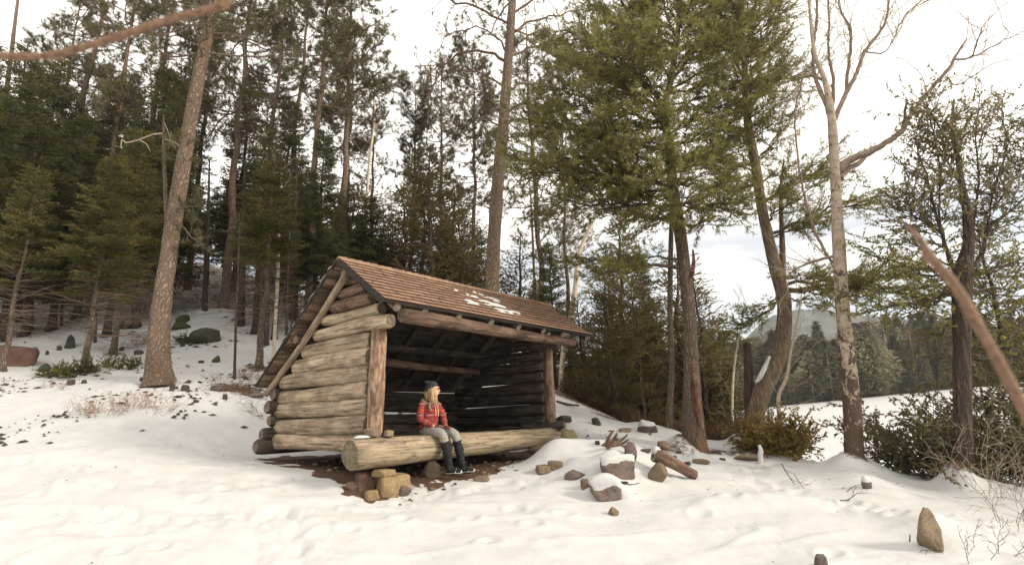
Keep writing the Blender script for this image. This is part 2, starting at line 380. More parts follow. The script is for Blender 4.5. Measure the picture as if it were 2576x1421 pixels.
def _pathdist(x, y, pts):
    d = np.full(x.shape, 1e9)
    for (a, b), (c, e) in zip(pts[:-1], pts[1:]):
        t = np.clip(((x - a) * (c - a) + (y - b) * (e - b)) / ((c - a) ** 2 + (e - b) ** 2), 0, 1)
        d = np.minimum(d, np.hypot(x - a - t * (c - a), y - b - t * (e - b)))
    return d
_trail = [P2(-200, 1330, 7.6), P2(300, 1318, 7.7), P2(640, 1300, 7.9), P2(850, 1275, 8.3), P2(1100, 1245, 9.0), P2(1350, 1215, 9.8)]
_trail2 = [P2(620, 1470, 6.0), P2(690, 1400, 6.6), P2(700, 1300, 7.9)]
_trail3 = [P2(2150, 1280, 8.2), P2(1950, 1215, 9.8), P2(1850, 1180, 11), P2(1980, 1165, 12.8)]
_trail4 = [P2(-100, 1190, 9.3), P2(250, 1180, 9.4), P2(480, 1225, 8.8), P2(700, 1200, 9.1)]
def ground_z(x, y):
    x = np.asarray(x, float); y = np.asarray(y, float)
    r = np.hypot(x, y); k = np.minimum(1, 46 / np.maximum(r, .01))
    h = ground_base(x * k, y * k)
    u, v = to_sh(x, y)
    m = sstep(-.9, .1, u) * (1 - sstep(5.0, 6.0, u)) * sstep(-1.1, .1, v) * (1 - sstep(3.2, 4.3, v))
    h = h - m * np.maximum(0, h - (S0[2] - .62 + .08 * np.maximum(v, 0)))
    nearf = 1 - .7 * m
    for a, b, hh, rx, ry in _b:
        h = h + hh * np.exp(-(((x - a) / rx) ** 2 + ((y - b) / ry) ** 2))
    h = h + nearf * (.055 * fbm(x * .45, y * .6, s=3, o=3) + .012 * fbm(x * 1.7, y * 1.9, s=9, o=3))
    q = np.abs(fbm(x * .35 + .2 * y, y * 1.3 - .2 * x, s=21, o=3)); h = h + .03 * nearf * np.exp(-(q / .10) ** 2) * (r < 40)
    far = sstep(15, 22, y) * (x < 3)
    h = h + far * .16 * fbm(x * .8, y * .8, s=31, o=4)
    for pts, w, a in ((_trail, .34, .034), (_trail2, .4, .04), (_trail3, .4, .034), (_trail4, .22, .022)):
        d = _pathdist(x, y, pts); wob = .15 * vnoise(x * 1.5, y * 1.5, s=5)
        mk = 1 - sstep(w * .5, w * 1.3, d + wob)
        h = h + mk * (.7 * a * fbm(x * 5.5, y * 5.5, s=41, o=4) - .032)
    for a, b, rr, dd in _feet:
        e = ((x - a) / rr) ** 2 + ((y - b) / (rr * .7)) ** 2
        h = h + dd * (-np.exp(-e * 1.6) + .55 * np.exp(-((np.sqrt(e) - 1.35) / .4) ** 2))
    return h
def gz(x, y): return float(ground_z(np.array([x]), np.array([y]))[0])
def on_ground(px, y, dz=0):              # ground point on the vertical line of sight px at Y = y
    py = 900
    for _ in range(12):
        p = at(px, py, y); g = gz(p[0], y); q = proj((p[0], y, g)); py = q[1]
    p = at(px, py, y); return np.array([p[0], y, gz(p[0], y) + dz])
def hit(px, py, y0=5.0, y1=40.0):       # first ground point seen at (px, py)
    ys = np.linspace(y0, y1, 900); d = ray(px, py); pts = EYE + d * (ys / d[1])[:, None]
    g = ground_z(pts[:, 0], pts[:, 1]); k = np.argmax(pts[:, 2] < g)
    if pts[k, 2] >= g[k]: k = len(ys) - 1
    return np.array([pts[k, 0], pts[k, 1], g[k]])
def litter(x, y):
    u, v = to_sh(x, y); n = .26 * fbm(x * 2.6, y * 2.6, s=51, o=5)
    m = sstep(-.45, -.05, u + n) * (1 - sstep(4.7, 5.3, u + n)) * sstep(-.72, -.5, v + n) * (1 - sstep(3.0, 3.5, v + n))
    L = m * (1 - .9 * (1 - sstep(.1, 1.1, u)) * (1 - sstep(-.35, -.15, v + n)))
    n2 = fbm(x * .5, y * .5, s=61, o=3)
    wood = sstep(13.2, 18, y) * (x < 0) + sstep(14.5, 17, y) * (x >= 0)
    L = np.maximum(L, wood * (.37 + .14 * n2))
    L = np.maximum(L, sstep(15.5, 24, y) * .50 * (x < 0))
    for px, py, yy, rx, ry, a in ((1480, 990, 16.6, 1.6, 1.3, .60), (1560, 1040, 15.4, 1.5, .5, .5), (1700, 1150, 12.2, 1.3, .7, .43), (1850, 1145, 12.7, 1.4, .5, .47), (1800, 1060, 15.5, 2.5, 1.2, .6), (400, 975, 13.8, 1.0, .5, .46), (600, 975, 14.0, 1.3, .7, .52), (650, 1000, 13.0, 1.0, .5, .4), (1380, 1160, 11.3, .5, .5, .6), (2330, 1195, 11.2, 1.0, .4, .45), (1752, 1138, 12.5, .6, .35, .62), (1893, 1128, 13.5, .6, .35, .58), (2158, 1175, 10.8, .35, .25, .58), (2428, 1218, 9.85, .4, .25, .56), (402, 960, 13.8, .6, .4, .62), (187, 938, 15, .5, .35, .55), (285, 892, 16.9, .5, .35, .55), (650, 928, 15.5, .6, .4, .55)):
        a0, b0 = P2(px, py, yy); L = np.maximum(L, a * np.exp(-((x - a0) / rx) ** 2 - ((y - b0) / ry) ** 2) * 1.15)
    return L

# terrain sheet: a polar grid round the place the picture looks from
_az = np.unique(np.concatenate([np.linspace(-180, -56, 40), np.linspace(-54, 54, 600), np.linspace(56, 180, 40)]))
_az = np.radians(_az)[:-1]
_rr = np.concatenate([[.02, .5, 1, 1.7, 2.4, 3.1, 3.8], np.geomspace(4.3, 40, 270), np.geomspace(42, 420, 30)])
_X = _rr[:, None] * np.sin(_az)[None]; _Y = _rr[:, None] * np.cos(_az)[None]
_Z = ground_z(_X.ravel(), _Y.ravel()).reshape(_X.shape)
na, nr = len(_az), len(_rr)
_i = np.arange(nr - 1)[:, None] * na; _j = np.arange(na)[None]; _j2 = (_j + 1) % na
_q = np.stack([_i + _j, _i + na + _j, _i + na + _j2, _i + _j2], -1).reshape(-1, 4)[:, ::-1]
me = np_mesh('ground', np.stack([_X, _Y, _Z], -1).reshape(-1, 3), _q, 4)
_at = me.attributes.new('litter', 'FLOAT', 'POINT'); _at.data.foreach_set('value', litter(_X.ravel(), _Y.ravel()).astype(np.float32))
tag(link('ground', me, MAT['ground']), kind='structure')

# ------------------------------------------------------------------ lake, far hills, mountain
LA, LB, LC = at(2050, 1150, 36), at(2000, 1018, 92), at(2576, 962, 84)
_nrm = np.cross(LB - LA, LC - LA); _nrm /= _nrm[2]
def lake_z(x, y): return LA[2] - ((x - LA[0]) * _nrm[0] + (y - LA[1]) * _nrm[1])
_sd2 = (LC - LB)[:2]; _sd2 = _sd2 / np.linalg.norm(_sd2); _bd = np.array([-_sd2[1], _sd2[0]])
def shore(s, t): p = LB[:2] + _sd2 * s + _bd * t; return p
xs = np.linspace(-70, 90, 60); ts = np.linspace(-85, 3, 50)
V = []
for t in ts:
    for s in xs:
        p = shore(s, t); V.append((p[0], p[1], lake_z(*p) + .03 * float(vnoise(p[0] * .3, p[1] * .3, s=4))))
Fq = [(a * 60 + b, a * 60 + b + 1, (a + 1) * 60 + b + 1, (a + 1) * 60 + b) for a in range(49) for b in range(59)]
tag(link('frozen_lake', py_mesh('frozen_lake', V, Fq), MAT['snow']), kind='structure')
_m, _nt, _bb = M('far_hill_ground', .95)
_v = coords(_nt, rnd=False)
_nt.links.new(ramp(_nt, noise(_nt, _v, .35, 6, .7), [(.35, (.05, .05, .035)), (.55, (.12, .11, .075)), (.68, (.3, .28, .25))]), _bb.inputs['Base Color'])
MAT['far_ground'] = _m
V = []; sx = np.linspace(-90, 170, 130); tx = np.concatenate([np.linspace(.0, 40, 22), np.linspace(45, 240, 30)])
def far_z(s, t):
    p = shore(s, t); base = lake_z(*shore(s, 0))
    return base + .25 + .065 * t + 3.0 * sstep(20, 200, t) * float(fbm(s * .02, t * .02, s=71)) + .3 * float(fbm(s * .2, t * .2, s=72)) * min(1, t / 4) - (.9 if t < .5 else 0)
for t in tx:
    for s in sx:
        p = shore(s, t); V.append((p[0], p[1], far_z(s, t)))
Fq = [(a * 130 + b, a * 130 + b + 1, (a + 1) * 130 + b + 1, (a + 1) * 130 + b) for a in range(len(tx) - 1) for b in range(129)]
tag(link('far_hillside', py_mesh('far_hillside', V, Fq), MAT['far_ground']), kind='structure')
_m, _nt, _bb = M('mountain_forest', .95)
_v = coords(_nt, (1, 1, 1), rnd=False)
_f = noise(_nt, _v, .05, 8, .72)
_c1 = ramp(_nt, _f, [(.36, (.035, .04, .028)), (.5, (.07, .07, .055)), (.70, (.15, .15, .145))])
_nt.links.new(_c1, _bb.inputs['Base Color'])
MAT['mountain'] = _m
_prof = [(600, 1010), (1300, 1010), (1600, 985), (1750, 940), (1830, 885), (1880, 840), (1950, 796), (2030, 784), (2150, 790), (2300, 800), (2450, 815), (2700, 850), (3300, 930)]
V = []; cols = np.linspace(600, 3300, 260); R_ = 46
for k in range(R_):
    f = k / (R_ - 1)
    for px in cols:
        top = at(px, np.interp(px, [a for a, _ in _prof], [b for _, b in _prof]), 620)
        y = 330 + 290 * f; z0 = -6
        x = top[0] * y / 620
        z = z0 + (top[2] - z0) * (f ** 1.25)
        n = float(fbm(x * .012, y * .012, s=81, o=5)) * 9 * f + float(fbm(x * .09, y * .09, s=82, o=3)) * 2.6
        V.append((x, y, z + n * (1 if f < .9 else .6)))
nc = len(cols)
Fq = [(a * nc + b, a * nc + b + 1, (a + 1) * nc + b + 1, (a + 1) * nc + b) for a in range(R_ - 1) for b in range(nc - 1)]
tag(link('mountain', py_mesh('mountain', V, Fq), MAT['mountain']), kind='structure')

_hz = bpy.data.materials.new('haze'); _hz.use_nodes = True; _nt = _hz.node_tree; _nt.nodes.clear()
_o = N(_nt, 'ShaderNodeOutputMaterial'); _pv = N(_nt, 'ShaderNodeVolumePrincipled'); _pv.inputs['Density'].default_value = HAZE; _pv.inputs['Color'].default_value = (.92, .94, 1, 1); _pv.inputs['Anisotropy'].default_value = .2
_nt.links.new(_pv.outputs[0], _o.inputs['Volume'])
_bx = [(x, y, z) for z in (-9, 118) for x, y in ((-900, -60), (1500, -60), (1500, 760), (-900, 760))]
if HAZE: tag(link('haze', py_mesh('haze', _bx, [(0, 3, 2, 1), (4, 5, 6, 7), (0, 1, 5, 4), (1, 2, 6, 5), (2, 3, 7, 6), (3, 0, 4, 7)]), _hz, smooth=False), kind='stuff')

# ------------------------------------------------------------------ shapes
def frames(P):
    P = np.asarray(P, float); T = np.gradient(P, axis=0); T /= np.linalg.norm(T, axis=1)[:, None] + 1e-12
    up = np.array([0, 0, 1.]) if abs(T[0][2]) < .9 else np.array([1., 0, 0])
    A = np.zeros_like(P); B = np.zeros_like(P); a = np.cross(up, T[0]); a /= np.linalg.norm(a)
    for i in range(len(P)):
        a = a - T[i] * (a @ T[i]); a /= np.linalg.norm(a); A[i] = a; B[i] = np.cross(T[i], a)
    return T, A, B
def resample(P, R, step):
    P = np.asarray(P, float); R = np.asarray(R, float)
    # smooth (Catmull-Rom) through the given points
    Q = []; RR = []
    for i in range(len(P) - 1):
        p0, p1, p2, p3 = P[max(i - 1, 0)], P[i], P[i + 1], P[min(i + 2, len(P) - 1)]
        n = max(2, int(np.linalg.norm(p2 - p1) / step))
        for k in range(n):
            t = k / n
            Q.append(.5 * ((2 * p1) + (-p0 + p2) * t + (2 * p0 - 5 * p1 + 4 * p2 - p3) * t * t + (-p0 + 3 * p1 - 3 * p2 + p3) * t ** 3)); RR.append(R[i] * (1 - t) + R[i + 1] * t)
    Q.append(P[-1]); RR.append(R[-1])
    return np.array(Q), np.array(RR)
def tube_np(P, R, n=16, rad=None, cap=True):      # rad(i, ang)->factor
    T, A, B = frames(P); ang = np.linspace(0, 2 * math.pi, n, endpoint=False)
    rf = np.ones((len(P), n)) if rad is None else rad
    V = P[:, None] + (A[:, None] * np.cos(ang)[None, :, None] + B[:, None] * np.sin(ang)[None, :, None]) * (np.asarray(R)[:, None, None] * rf[..., None])
    V = V.reshape(-1, 3); m = len(P)
    i = np.arange(m - 1)[:, None] * n; j = np.arange(n)[None]; j2 = (j + 1) % n
    Fq = np.stack([i + j, i + j2, i + n + j2, i + n + j], -1).reshape(-1, 4)
    F3 = np.concatenate([Fq[:, [0, 1, 2]], Fq[:, [0, 2, 3]]])
    if cap:
        a, b = len(V), len(V) + 1; V = np.vstack([V, P[:1], P[-1:]])
        k = np.arange(n); k2 = (k + 1) % n
        F3 = np.vstack([F3, np.stack([np.full(n, a), k2, k], -1), np.stack([np.full(n, b), (m - 1) * n + k, (m - 1) * n + k2], -1)])
    return V, F3
def merge(parts):
    Vs = []; Fs = []; o = 0
    for V, Fc in parts: Vs.append(V); Fs.append(Fc + o); o += len(V)
    return np.vstack(Vs), np.vstack(Fs)
def trunk_mesh(P, R, step=.07, n=22, rough=.07, flare=0, seed=0, base=None, lob=.0):
    Q, RR = resample(P, R, step); T, A, B = frames(Q); L = np.r_[0, np.cumsum(np.linalg.norm(np.diff(Q, axis=0), axis=1))]
    ang = np.linspace(0, 2 * math.pi, n, endpoint=False)
    ca, sa = np.cos(ang)[None] * 3.2, np.sin(ang)[None] * 3.2
    f = 1 + rough * fbm(ca + 0 * L[:, None], sa + 0 * L[:, None], L[:, None] * 1.6 + 0 * ca, s=seed, o=4)
    if flare:
        roots = 1 + .45 * np.cos(ang * 5 + seed)[None] + .3 * np.cos(ang * 3 + seed * 2)[None]
        f = f + flare * np.exp(-L / .22)[:, None] * roots + .25 * flare * np.exp(-L / .7)[:, None]
    if lob: f = f + lob * np.cos(ang * 2 + seed)[None] * np.exp(-L / 2.)[:, None]
    return tube_np(Q, RR, n, f)
def sticks(segs, n=4):                   # segs: (p0, p1, r0, r1) rows -> prisms
    S = np.array([np.r_[a, b, r0, r1] for a, b, r0, r1 in segs]) if not isinstance(segs, np.ndarray) else segs
    p0, p1, r0, r1 = S[:, :3], S[:, 3:6], S[:, 6], S[:, 7]
    d = p1 - p0; d /= np.linalg.norm(d, axis=1)[:, None] + 1e-9
    up = np.where(np.abs(d[:, 2:3]) < .9, np.array([[0, 0, 1.]]), np.array([[1., 0, 0]]))
    a = np.cross(up, d); a /= np.linalg.norm(a, axis=1)[:, None]; b = np.cross(d, a)
    V = []
    for p, r in ((p0, r0), (p1, r1)):
        for k in range(n):
            t = 2 * math.pi * k / n; V.append(p + (a * math.cos(t) + b * math.sin(t)) * r[:, None])
    V = np.stack(V, 1).reshape(-1, 3); m = len(S); o = np.arange(m)[:, None] * 2 * n
    F = []
    for k in range(n):
        k2 = (k + 1) % n; F.append(np.stack([k + 0 * o[:, 0] + o[:, 0], k2 + o[:, 0], n + k2 + o[:, 0]], -1)); F.append(np.stack([k + o[:, 0], n + k2 + o[:, 0], n + k + o[:, 0]], -1))
    return V, np.vstack(F)
def blades(base, d, L, W, rng):          # one thin triangle each
    k = len(base); r = rng.normal(size=(k, 3)); p = np.cross(d, r); p /= np.linalg.norm(p, axis=1)[:, None] + 1e-9
    V = np.stack([base - p * (W / 2)[:, None], base + p * (W / 2)[:, None], base + d * L[:, None]], 1).reshape(-1, 3)
    return V, np.arange(3 * k).reshape(-1, 3)
def clothe(tw, spacing, L, W, spread, rng, flat=1., droop=0., tip=True):
    """tw rows: base3, dir3, length.  Needles or sprays set along every twig."""
    tw = np.asarray(tw); n = np.maximum(2, (tw[:, 6] / spacing).astype(int)); idx = np.repeat(np.arange(len(tw)), n)
    t = rng.random(len(idx)); B = tw[idx, :3] + tw[idx, 3:6] * (tw[idx, 6] * t)[:, None]
    d = tw[idx, 3:6]; r = rng.normal(size=(len(idx), 3)); r[:, 2] *= flat
    r -= d * (r * d).sum(1)[:, None]; r /= np.linalg.norm(r, axis=1)[:, None] + 1e-9
    sp = rng.uniform(spread * .6, spread * 1.3, len(idx)); nd = d * np.cos(sp)[:, None] + r * np.sin(sp)[:, None]; nd[:, 2] -= droop
    nd /= np.linalg.norm(nd, axis=1)[:, None]
    return blades(B, nd, L * rng.uniform(.6, 1.3, len(idx)), W * rng.uniform(.7, 1.3, len(idx)), rng)
def tufts(cen, dirs, n, L, W, rng, open_=.9):
    idx = np.repeat(np.arange(len(cen)), n); r = rng.normal(size=(len(idx), 3)); r /= np.linalg.norm(r, axis=1)[:, None]
    nd = dirs[idx] * open_ + r; nd /= np.linalg.norm(nd, axis=1)[:, None]
    return blades(cen[idx] - dirs[idx] * (rng.random(len(idx)) * .12)[:, None], nd, L * rng.uniform(.7, 1.25, len(idx)), W * np.ones(len(idx)), rng)
def curve(p, d, L, n, rng, lift=0., wob=.15):
    p = np.array(p, float); d = np.array(d, float); d /= np.linalg.norm(d); out = [p.copy()]
    for _ in range(n):
        d = d + rng.normal(size=3) * wob; d[2] += lift; d /= np.linalg.norm(d); p = p + d * L / n; out.append(p.copy())
    return np.array(out)
def add_curve(segs, pts, r0, r1):
    n = len(pts) - 1
    for i in range(n):
        a = r0 + (r1 - r0) * i / n; b = r0 + (r1 - r0) * (i + 1) / n; segs.append((pts[i], pts[i + 1], a, b))
def pt_on(pts, t):
    f = t * (len(pts) - 1); i = min(int(f), len(pts) - 2); a = pts[i] + (pts[i + 1] - pts[i]) * (f - i); d = pts[i + 1] - pts[i]
    return a, d / np.linalg.norm(d)
def side_dir(d, ang, rng, flatz=.25):
    h = np.cross(d, (0, 0, 1.)); h /= np.linalg.norm(h) + 1e-9
    v = d * math.cos(ang) + h * math.sin(ang) + np.array([0, 0, rng.normal() * flatz]); return v / np.linalg.norm(v)
def perp_dir(d, ang, rng):
    r = rng.normal(size=3); r -= d * (r @ d); r /= np.linalg.norm(r); return d * math.cos(ang) + r * math.sin(ang)
def finish_tree(root, trunkVF, bark, leafVF, leaf, woodVF=None, wood=None, crown='crown'):
    link('trunk', np_mesh('trunk', *trunkVF), bark, root)
    if woodVF is not None: link('bare_branch_work', np_mesh('bare_branch_work', *woodVF), wood or bark, root)
    if leafVF is not None: link(crown, np_mesh(crown, *leafVF), leaf, root, smooth=False)

# ---------------- conifers built once, about 10 m tall, then copied
def make_spruce(name, seed, H=10., R=1.9, low=.12, dens=1.25, leaf='spruce', bark='dark_bark', droop=-.03, dead=.14, up0=.1):
    rng = np.random.default_rng(seed); root = empty(name, (0, 0, 0)); segs = []; tw = []
    n = 14; tp = np.array([(rng.normal() * .03, rng.normal() * .03, H * i / n) for i in range(n + 1)]); tp[0, :2] = 0
    tr = np.array([.012 * H * (1 - .93 * i / n) + .006 for i in range(n + 1)])
    z = low * H * .5
    while z < H * .985:
        f = z / H; nb = rng.integers(4, 7)
        for k in range(nb):
            az = rng.random() * 6.283; prof = (1 - f) ** .75 * min(1, .55 + f * 2.2)
            Lb = R * prof * rng.uniform(.6, 1.15) + .12
            c = pt_on(tp, min(f, .999))[0]
            alive = f > low + dead * rng.random()
            elev = up0 + .5 * f - .25 * (1 - f)
            pts = curve(c, (math.cos(az), math.sin(az), elev), Lb, 6, rng, lift=droop + .06 * (1 - f) * (rng.random()), wob=.07)
            add_curve(segs, pts, .004 + .007 * Lb, .003)
            m = int(Lb / .10)
            if alive:
                for t in np.linspace(.16, .98, max(3, int(m * 1.0 * dens))):
                    a, d = pt_on(pts, t); s_ = 1 if rng.random() < .5 else -1
                    for s2 in (s_, -s_):
                        l = (Lb * .42 * (1 - t) + .13) * rng.uniform(.7, 1.2)
                        tw.append(np.r_[a, side_dir(d, s2 * rng.uniform(.7, 1.1), rng, .18) + (0, 0, -.12), l])
                tw.append(np.r_[pts[-2], (pts[-1] - pts[-2]) / np.linalg.norm(pts[-1] - pts[-2]), .25])
            else:
                for t in np.linspace(.25, .95, max(2, int(m * .45))):
                    a, d = pt_on(pts, t); sd_ = side_dir(d, rng.choice((-1, 1)) * rng.uniform(.5, 1.), rng, .3); l = Lb * .3 * (1 - t) + .1
                    segs.append((a, a + sd_ * l, .003, .002))
        z += rng.uniform(.10, .22) * (1.25 - .5 * f)
    tw = np.array(tw); tw[:, 3:6] /= np.linalg.norm(tw[:, 3:6], axis=1)[:, None]
    leafVF = clothe(tw, .026, .085, .034, .75, rng, flat=.45, droop=.10)
    finish_tree(root, trunk_mesh(tp, tr, .25, 10, .08, .5, seed), MAT[bark], leafVF, MAT[leaf], sticks(segs, 3), MAT['twig'])
    return root
def make_cedar(name, seed, H=8., R=1.3, leaf='cedar', dens=1., bark='dark_bark'):
    rng = np.random.default_rng(seed); root = empty(name, (0, 0, 0)); segs = []; tw = []
    n = 12; tp = np.array([(rng.normal() * .04, rng.normal() * .04, H * i / n) for i in range(n + 1)]); tr = np.array([.013 * H * (1 - .93 * i / n) + .005 for i in range(n + 1)])
    z = .25
    while z < H * .98:
        f = z / H
        for k in range(rng.integers(3, 6)):
            az = rng.random() * 6.283; lump = 1 + .35 * float(vnoise(az * 1.3, z * 1.1, s=seed))
            Lb = (R * (1 - f) ** .6 * min(1, .6 + 1.8 * f) * lump) * rng.uniform(.55, 1.1) + .1
            c = pt_on(tp, min(f, .999))[0]; pts = curve(c, (math.cos(az), math.sin(az), -.05 + .4 * f), Lb, 5, rng, lift=.06, wob=.10)
            add_curve(segs, pts, .004 + .005 * Lb, .003)
            for t in np.linspace(.2, 1, max(3, int(Lb / .085 * dens))):
                a, d = pt_on(pts, t); sd_ = perp_dir(d, rng.uniform(.4, 1.1), rng); sd_[2] += .15; sd_ /= np.linalg.norm(sd_)
                tw.append(np.r_[a, sd_, rng.uniform(.12, .34)])
        z += rng.uniform(.09, .17)
    tw = np.array(tw); leafVF = clothe(tw, .012, .055, .030, .6, rng, flat=.6, droop=.15)
    finish_tree(root, trunk_mesh(tp, tr, .25, 10, .08, .4, seed), MAT[bark], leafVF, MAT[leaf], sticks(segs, 3), MAT['twig_dark'])
    return root
def pine_limb(segs, tf, c, d, L, rng, lift=.06, sub=9, r=None, tuftp=1.0, wob=.16, bare=.25):
    pts = curve(c, d, L, 9, rng, lift=lift, wob=wob); r = r or (.012 + .011 * L); add_curve(segs, pts, r, r * .3)
    for t in np.linspace(bare, .98, sub):
        t = min(.99, t + rng.normal() * .02); a, dd = pt_on(pts, t); l = (L * .38 * (1 - t) + .28) * rng.uniform(.6, 1.2)
        q = curve(a, side_dir(dd, rng.choice((-1, 1)) * rng.uniform(.5, 1.1), rng, .5), l, 5, rng, lift=.10, wob=.22); add_curve(segs, q, r * .38, .005)
        for u in (.45, .65, .82, 1.):
            if rng.random() < .8:
                b, d2 = pt_on(q, min(u, .999)); e = perp_dir(d2, rng.uniform(.3, .9), rng); e[2] += .4; e /= np.linalg.norm(e); ll = rng.uniform(.08, .28)
                segs.append((b, b + e * ll, .006, .004))
                if rng.random() < tuftp: tf.append(np.r_[b + e * ll, e])
        if rng.random() < tuftp: tf.append(np.r_[q[-1], (q[-1] - q[-2]) / np.linalg.norm(q[-1] - q[-2])])
    tf.append(np.r_[pts[-1], (pts[-1] - pts[-2]) / np.linalg.norm(pts[-1] - pts[-2])])
def make_red_pine(name, seed, H=15., crown0=.42, nl=56, Lm=2.6, tuftp=.9):
    rng = np.random.default_rng(seed); root = empty(name, (0, 0, 0)); segs = []; tf = []
    n = 16; k = rng.normal() * .07; tp = np.array([(k * math.sin(i * .35) + rng.normal() * .018, rng.normal() * .03, H * i / n) for i in range(n + 1)]); tp[0, :2] = 0
    tr = np.array([.0085 * H * (1 - .85 * i / n) for i in range(n + 1)])
    for i in range(nl):
        f = crown0 + (1 - crown0) * (i + rng.random()) / nl; az = rng.random() * 6.283; c = pt_on(tp, min(.995, f))[0]
        L = Lm * (1.15 - f * .75) * rng.uniform(.5, 1.15)
        pine_limb(segs, tf, c, (math.cos(az), math.sin(az), rng.uniform(-.25, .3)), L, rng, lift=.05, sub=8, tuftp=tuftp)
    for i in range(16):                    # dead stubs under the crown
        f = rng.uniform(.2, crown0 + .1); az = rng.random() * 6.283; c = pt_on(tp, f)[0]
        add_curve(segs, curve(c, (math.cos(az), math.sin(az), rng.uniform(-.4, .2)), rng.uniform(.3, 1.6), 5, rng, lift=-.02, wob=.2), .012, .004)
    tf = np.array(tf); leafVF = tufts(tf[:, :3], tf[:, 3:6], 24, .17, .012, rng, 1.0)
    finish_tree(root, trunk_mesh(tp, tr, .2, 12, .08, .35, seed), MAT['red_pine_bark'], leafVF, MAT['pine_needle'], sticks(segs, 3), MAT['twig'])
    return root
def plume_limb(segs, tw, c, d, L, rng, lift=.015, sub=None, bare=.18, width=.45, dens=1., r=None, wob=.10, pts=None):
    if pts is None: pts = curve(c, d, L, 8, rng, lift=lift, wob=wob)
    else: L = float(np.linalg.norm(np.diff(pts, axis=0), axis=1).sum())
    r = r or (.010 + .010 * L); add_curve(segs, pts, r, r * .25)
    for t in np.linspace(bare, .99, sub or int(L / .085)):
        a, dd = pt_on(pts, min(.99, t)); l = (L * width * (1 - t * .5) * .8 + .18) * rng.uniform(.55, 1.15)
        q = curve(a, side_dir(dd, rng.choice((-1, 1)) * rng.uniform(.5, 1.15), rng, .28), l, 5, rng, lift=.05, wob=.14); add_curve(segs, q, r * .3 + .002, .003)
        for u in np.linspace(.18, 1, max(3, int(l / .085 * dens))):
            b, d2 = pt_on(q, min(u, .999)); e = side_dir(d2, rng.choice((-1, 1)) * rng.uniform(.2, 1.), rng, .4); tw.append(np.r_[b, e, rng.uniform(.08, .24)])
# far, coarse ones
def make_far_tree(name, seed, kind):
    rng = np.random.default_rng(seed); root = empty(name, (0, 0, 0)); H = 9.; k = 1500
    f = rng.random(k) ** 1.2
    if kind == 'spire': R = 1.5 * (1 - f) ** .8
    elif kind == 'round': R = 2.0 * np.sin(np.clip(f * 1.05 + .06, 0, 1) * math.pi) ** .7
    else: R = 1.9 * np.sin(np.clip(f * .9 + .1, 0, 1) * math.pi) ** .6
    az = rng.random(k) * 6.283; rr = R * rng.uniform(.45, 1.05, k) * (1 + .3 * vnoise(az * 1.2, f * 8, s=seed))
    B = np.stack([np.cos(az) * rr, np.sin(az) * rr, .06 * H + f * H * .94], -1); d = np.stack([np.cos(az), np.sin(az), -.3 + 0 * az], -1) + rng.normal(size=(k, 3)) * .4; d /= np.linalg.norm(d, axis=1)[:, None]
    if kind == 'bare':
        segs = []; 
        for i in range(46):
            a = rng.random() * 6.283; z = rng.uniform(.25, .95) * H; pts = curve((0, 0, z), (math.cos(a), math.sin(a), 1.3), 2.2 * (1.1 - z / H) + .5, 4, rng, .02, .2); add_curve(segs, pts, .03, .015)
            for u in (.4, .7, .9):
                b, dd = pt_on(pts, u); segs.append((b, b + perp_dir(dd, .7, rng) * .7, .018, .01))
        tp = np.array([(0, 0, 0), (.1, 0, H * .5), (0, .1, H)]); 
        link('trunk', np_mesh('trunk', *tube_np(tp, np.array([.12, .09, .03]), 6)), MAT['twig_grey'], root)
        link('crown', np_mesh('crown', *sticks(segs, 3)), MAT['twig'], root)
        return root
    V, Fc = blades(B, d, rng.uniform(.35, .7, k), rng.uniform(.16, .34, k), rng)
    tp = np.array([(0, 0, 0), (0, 0, H * .5), (0, 0, H * .97)])
    link('trunk', np_mesh('trunk', *tube_np(tp, np.array([.11, .08, .02]), 6)), MAT['twig_grey' if kind == 'round' else 'twig'], root)
    link('crown', np_mesh('crown', V, Fc), MAT['far_leaf'], root, smooth=False)
    return root

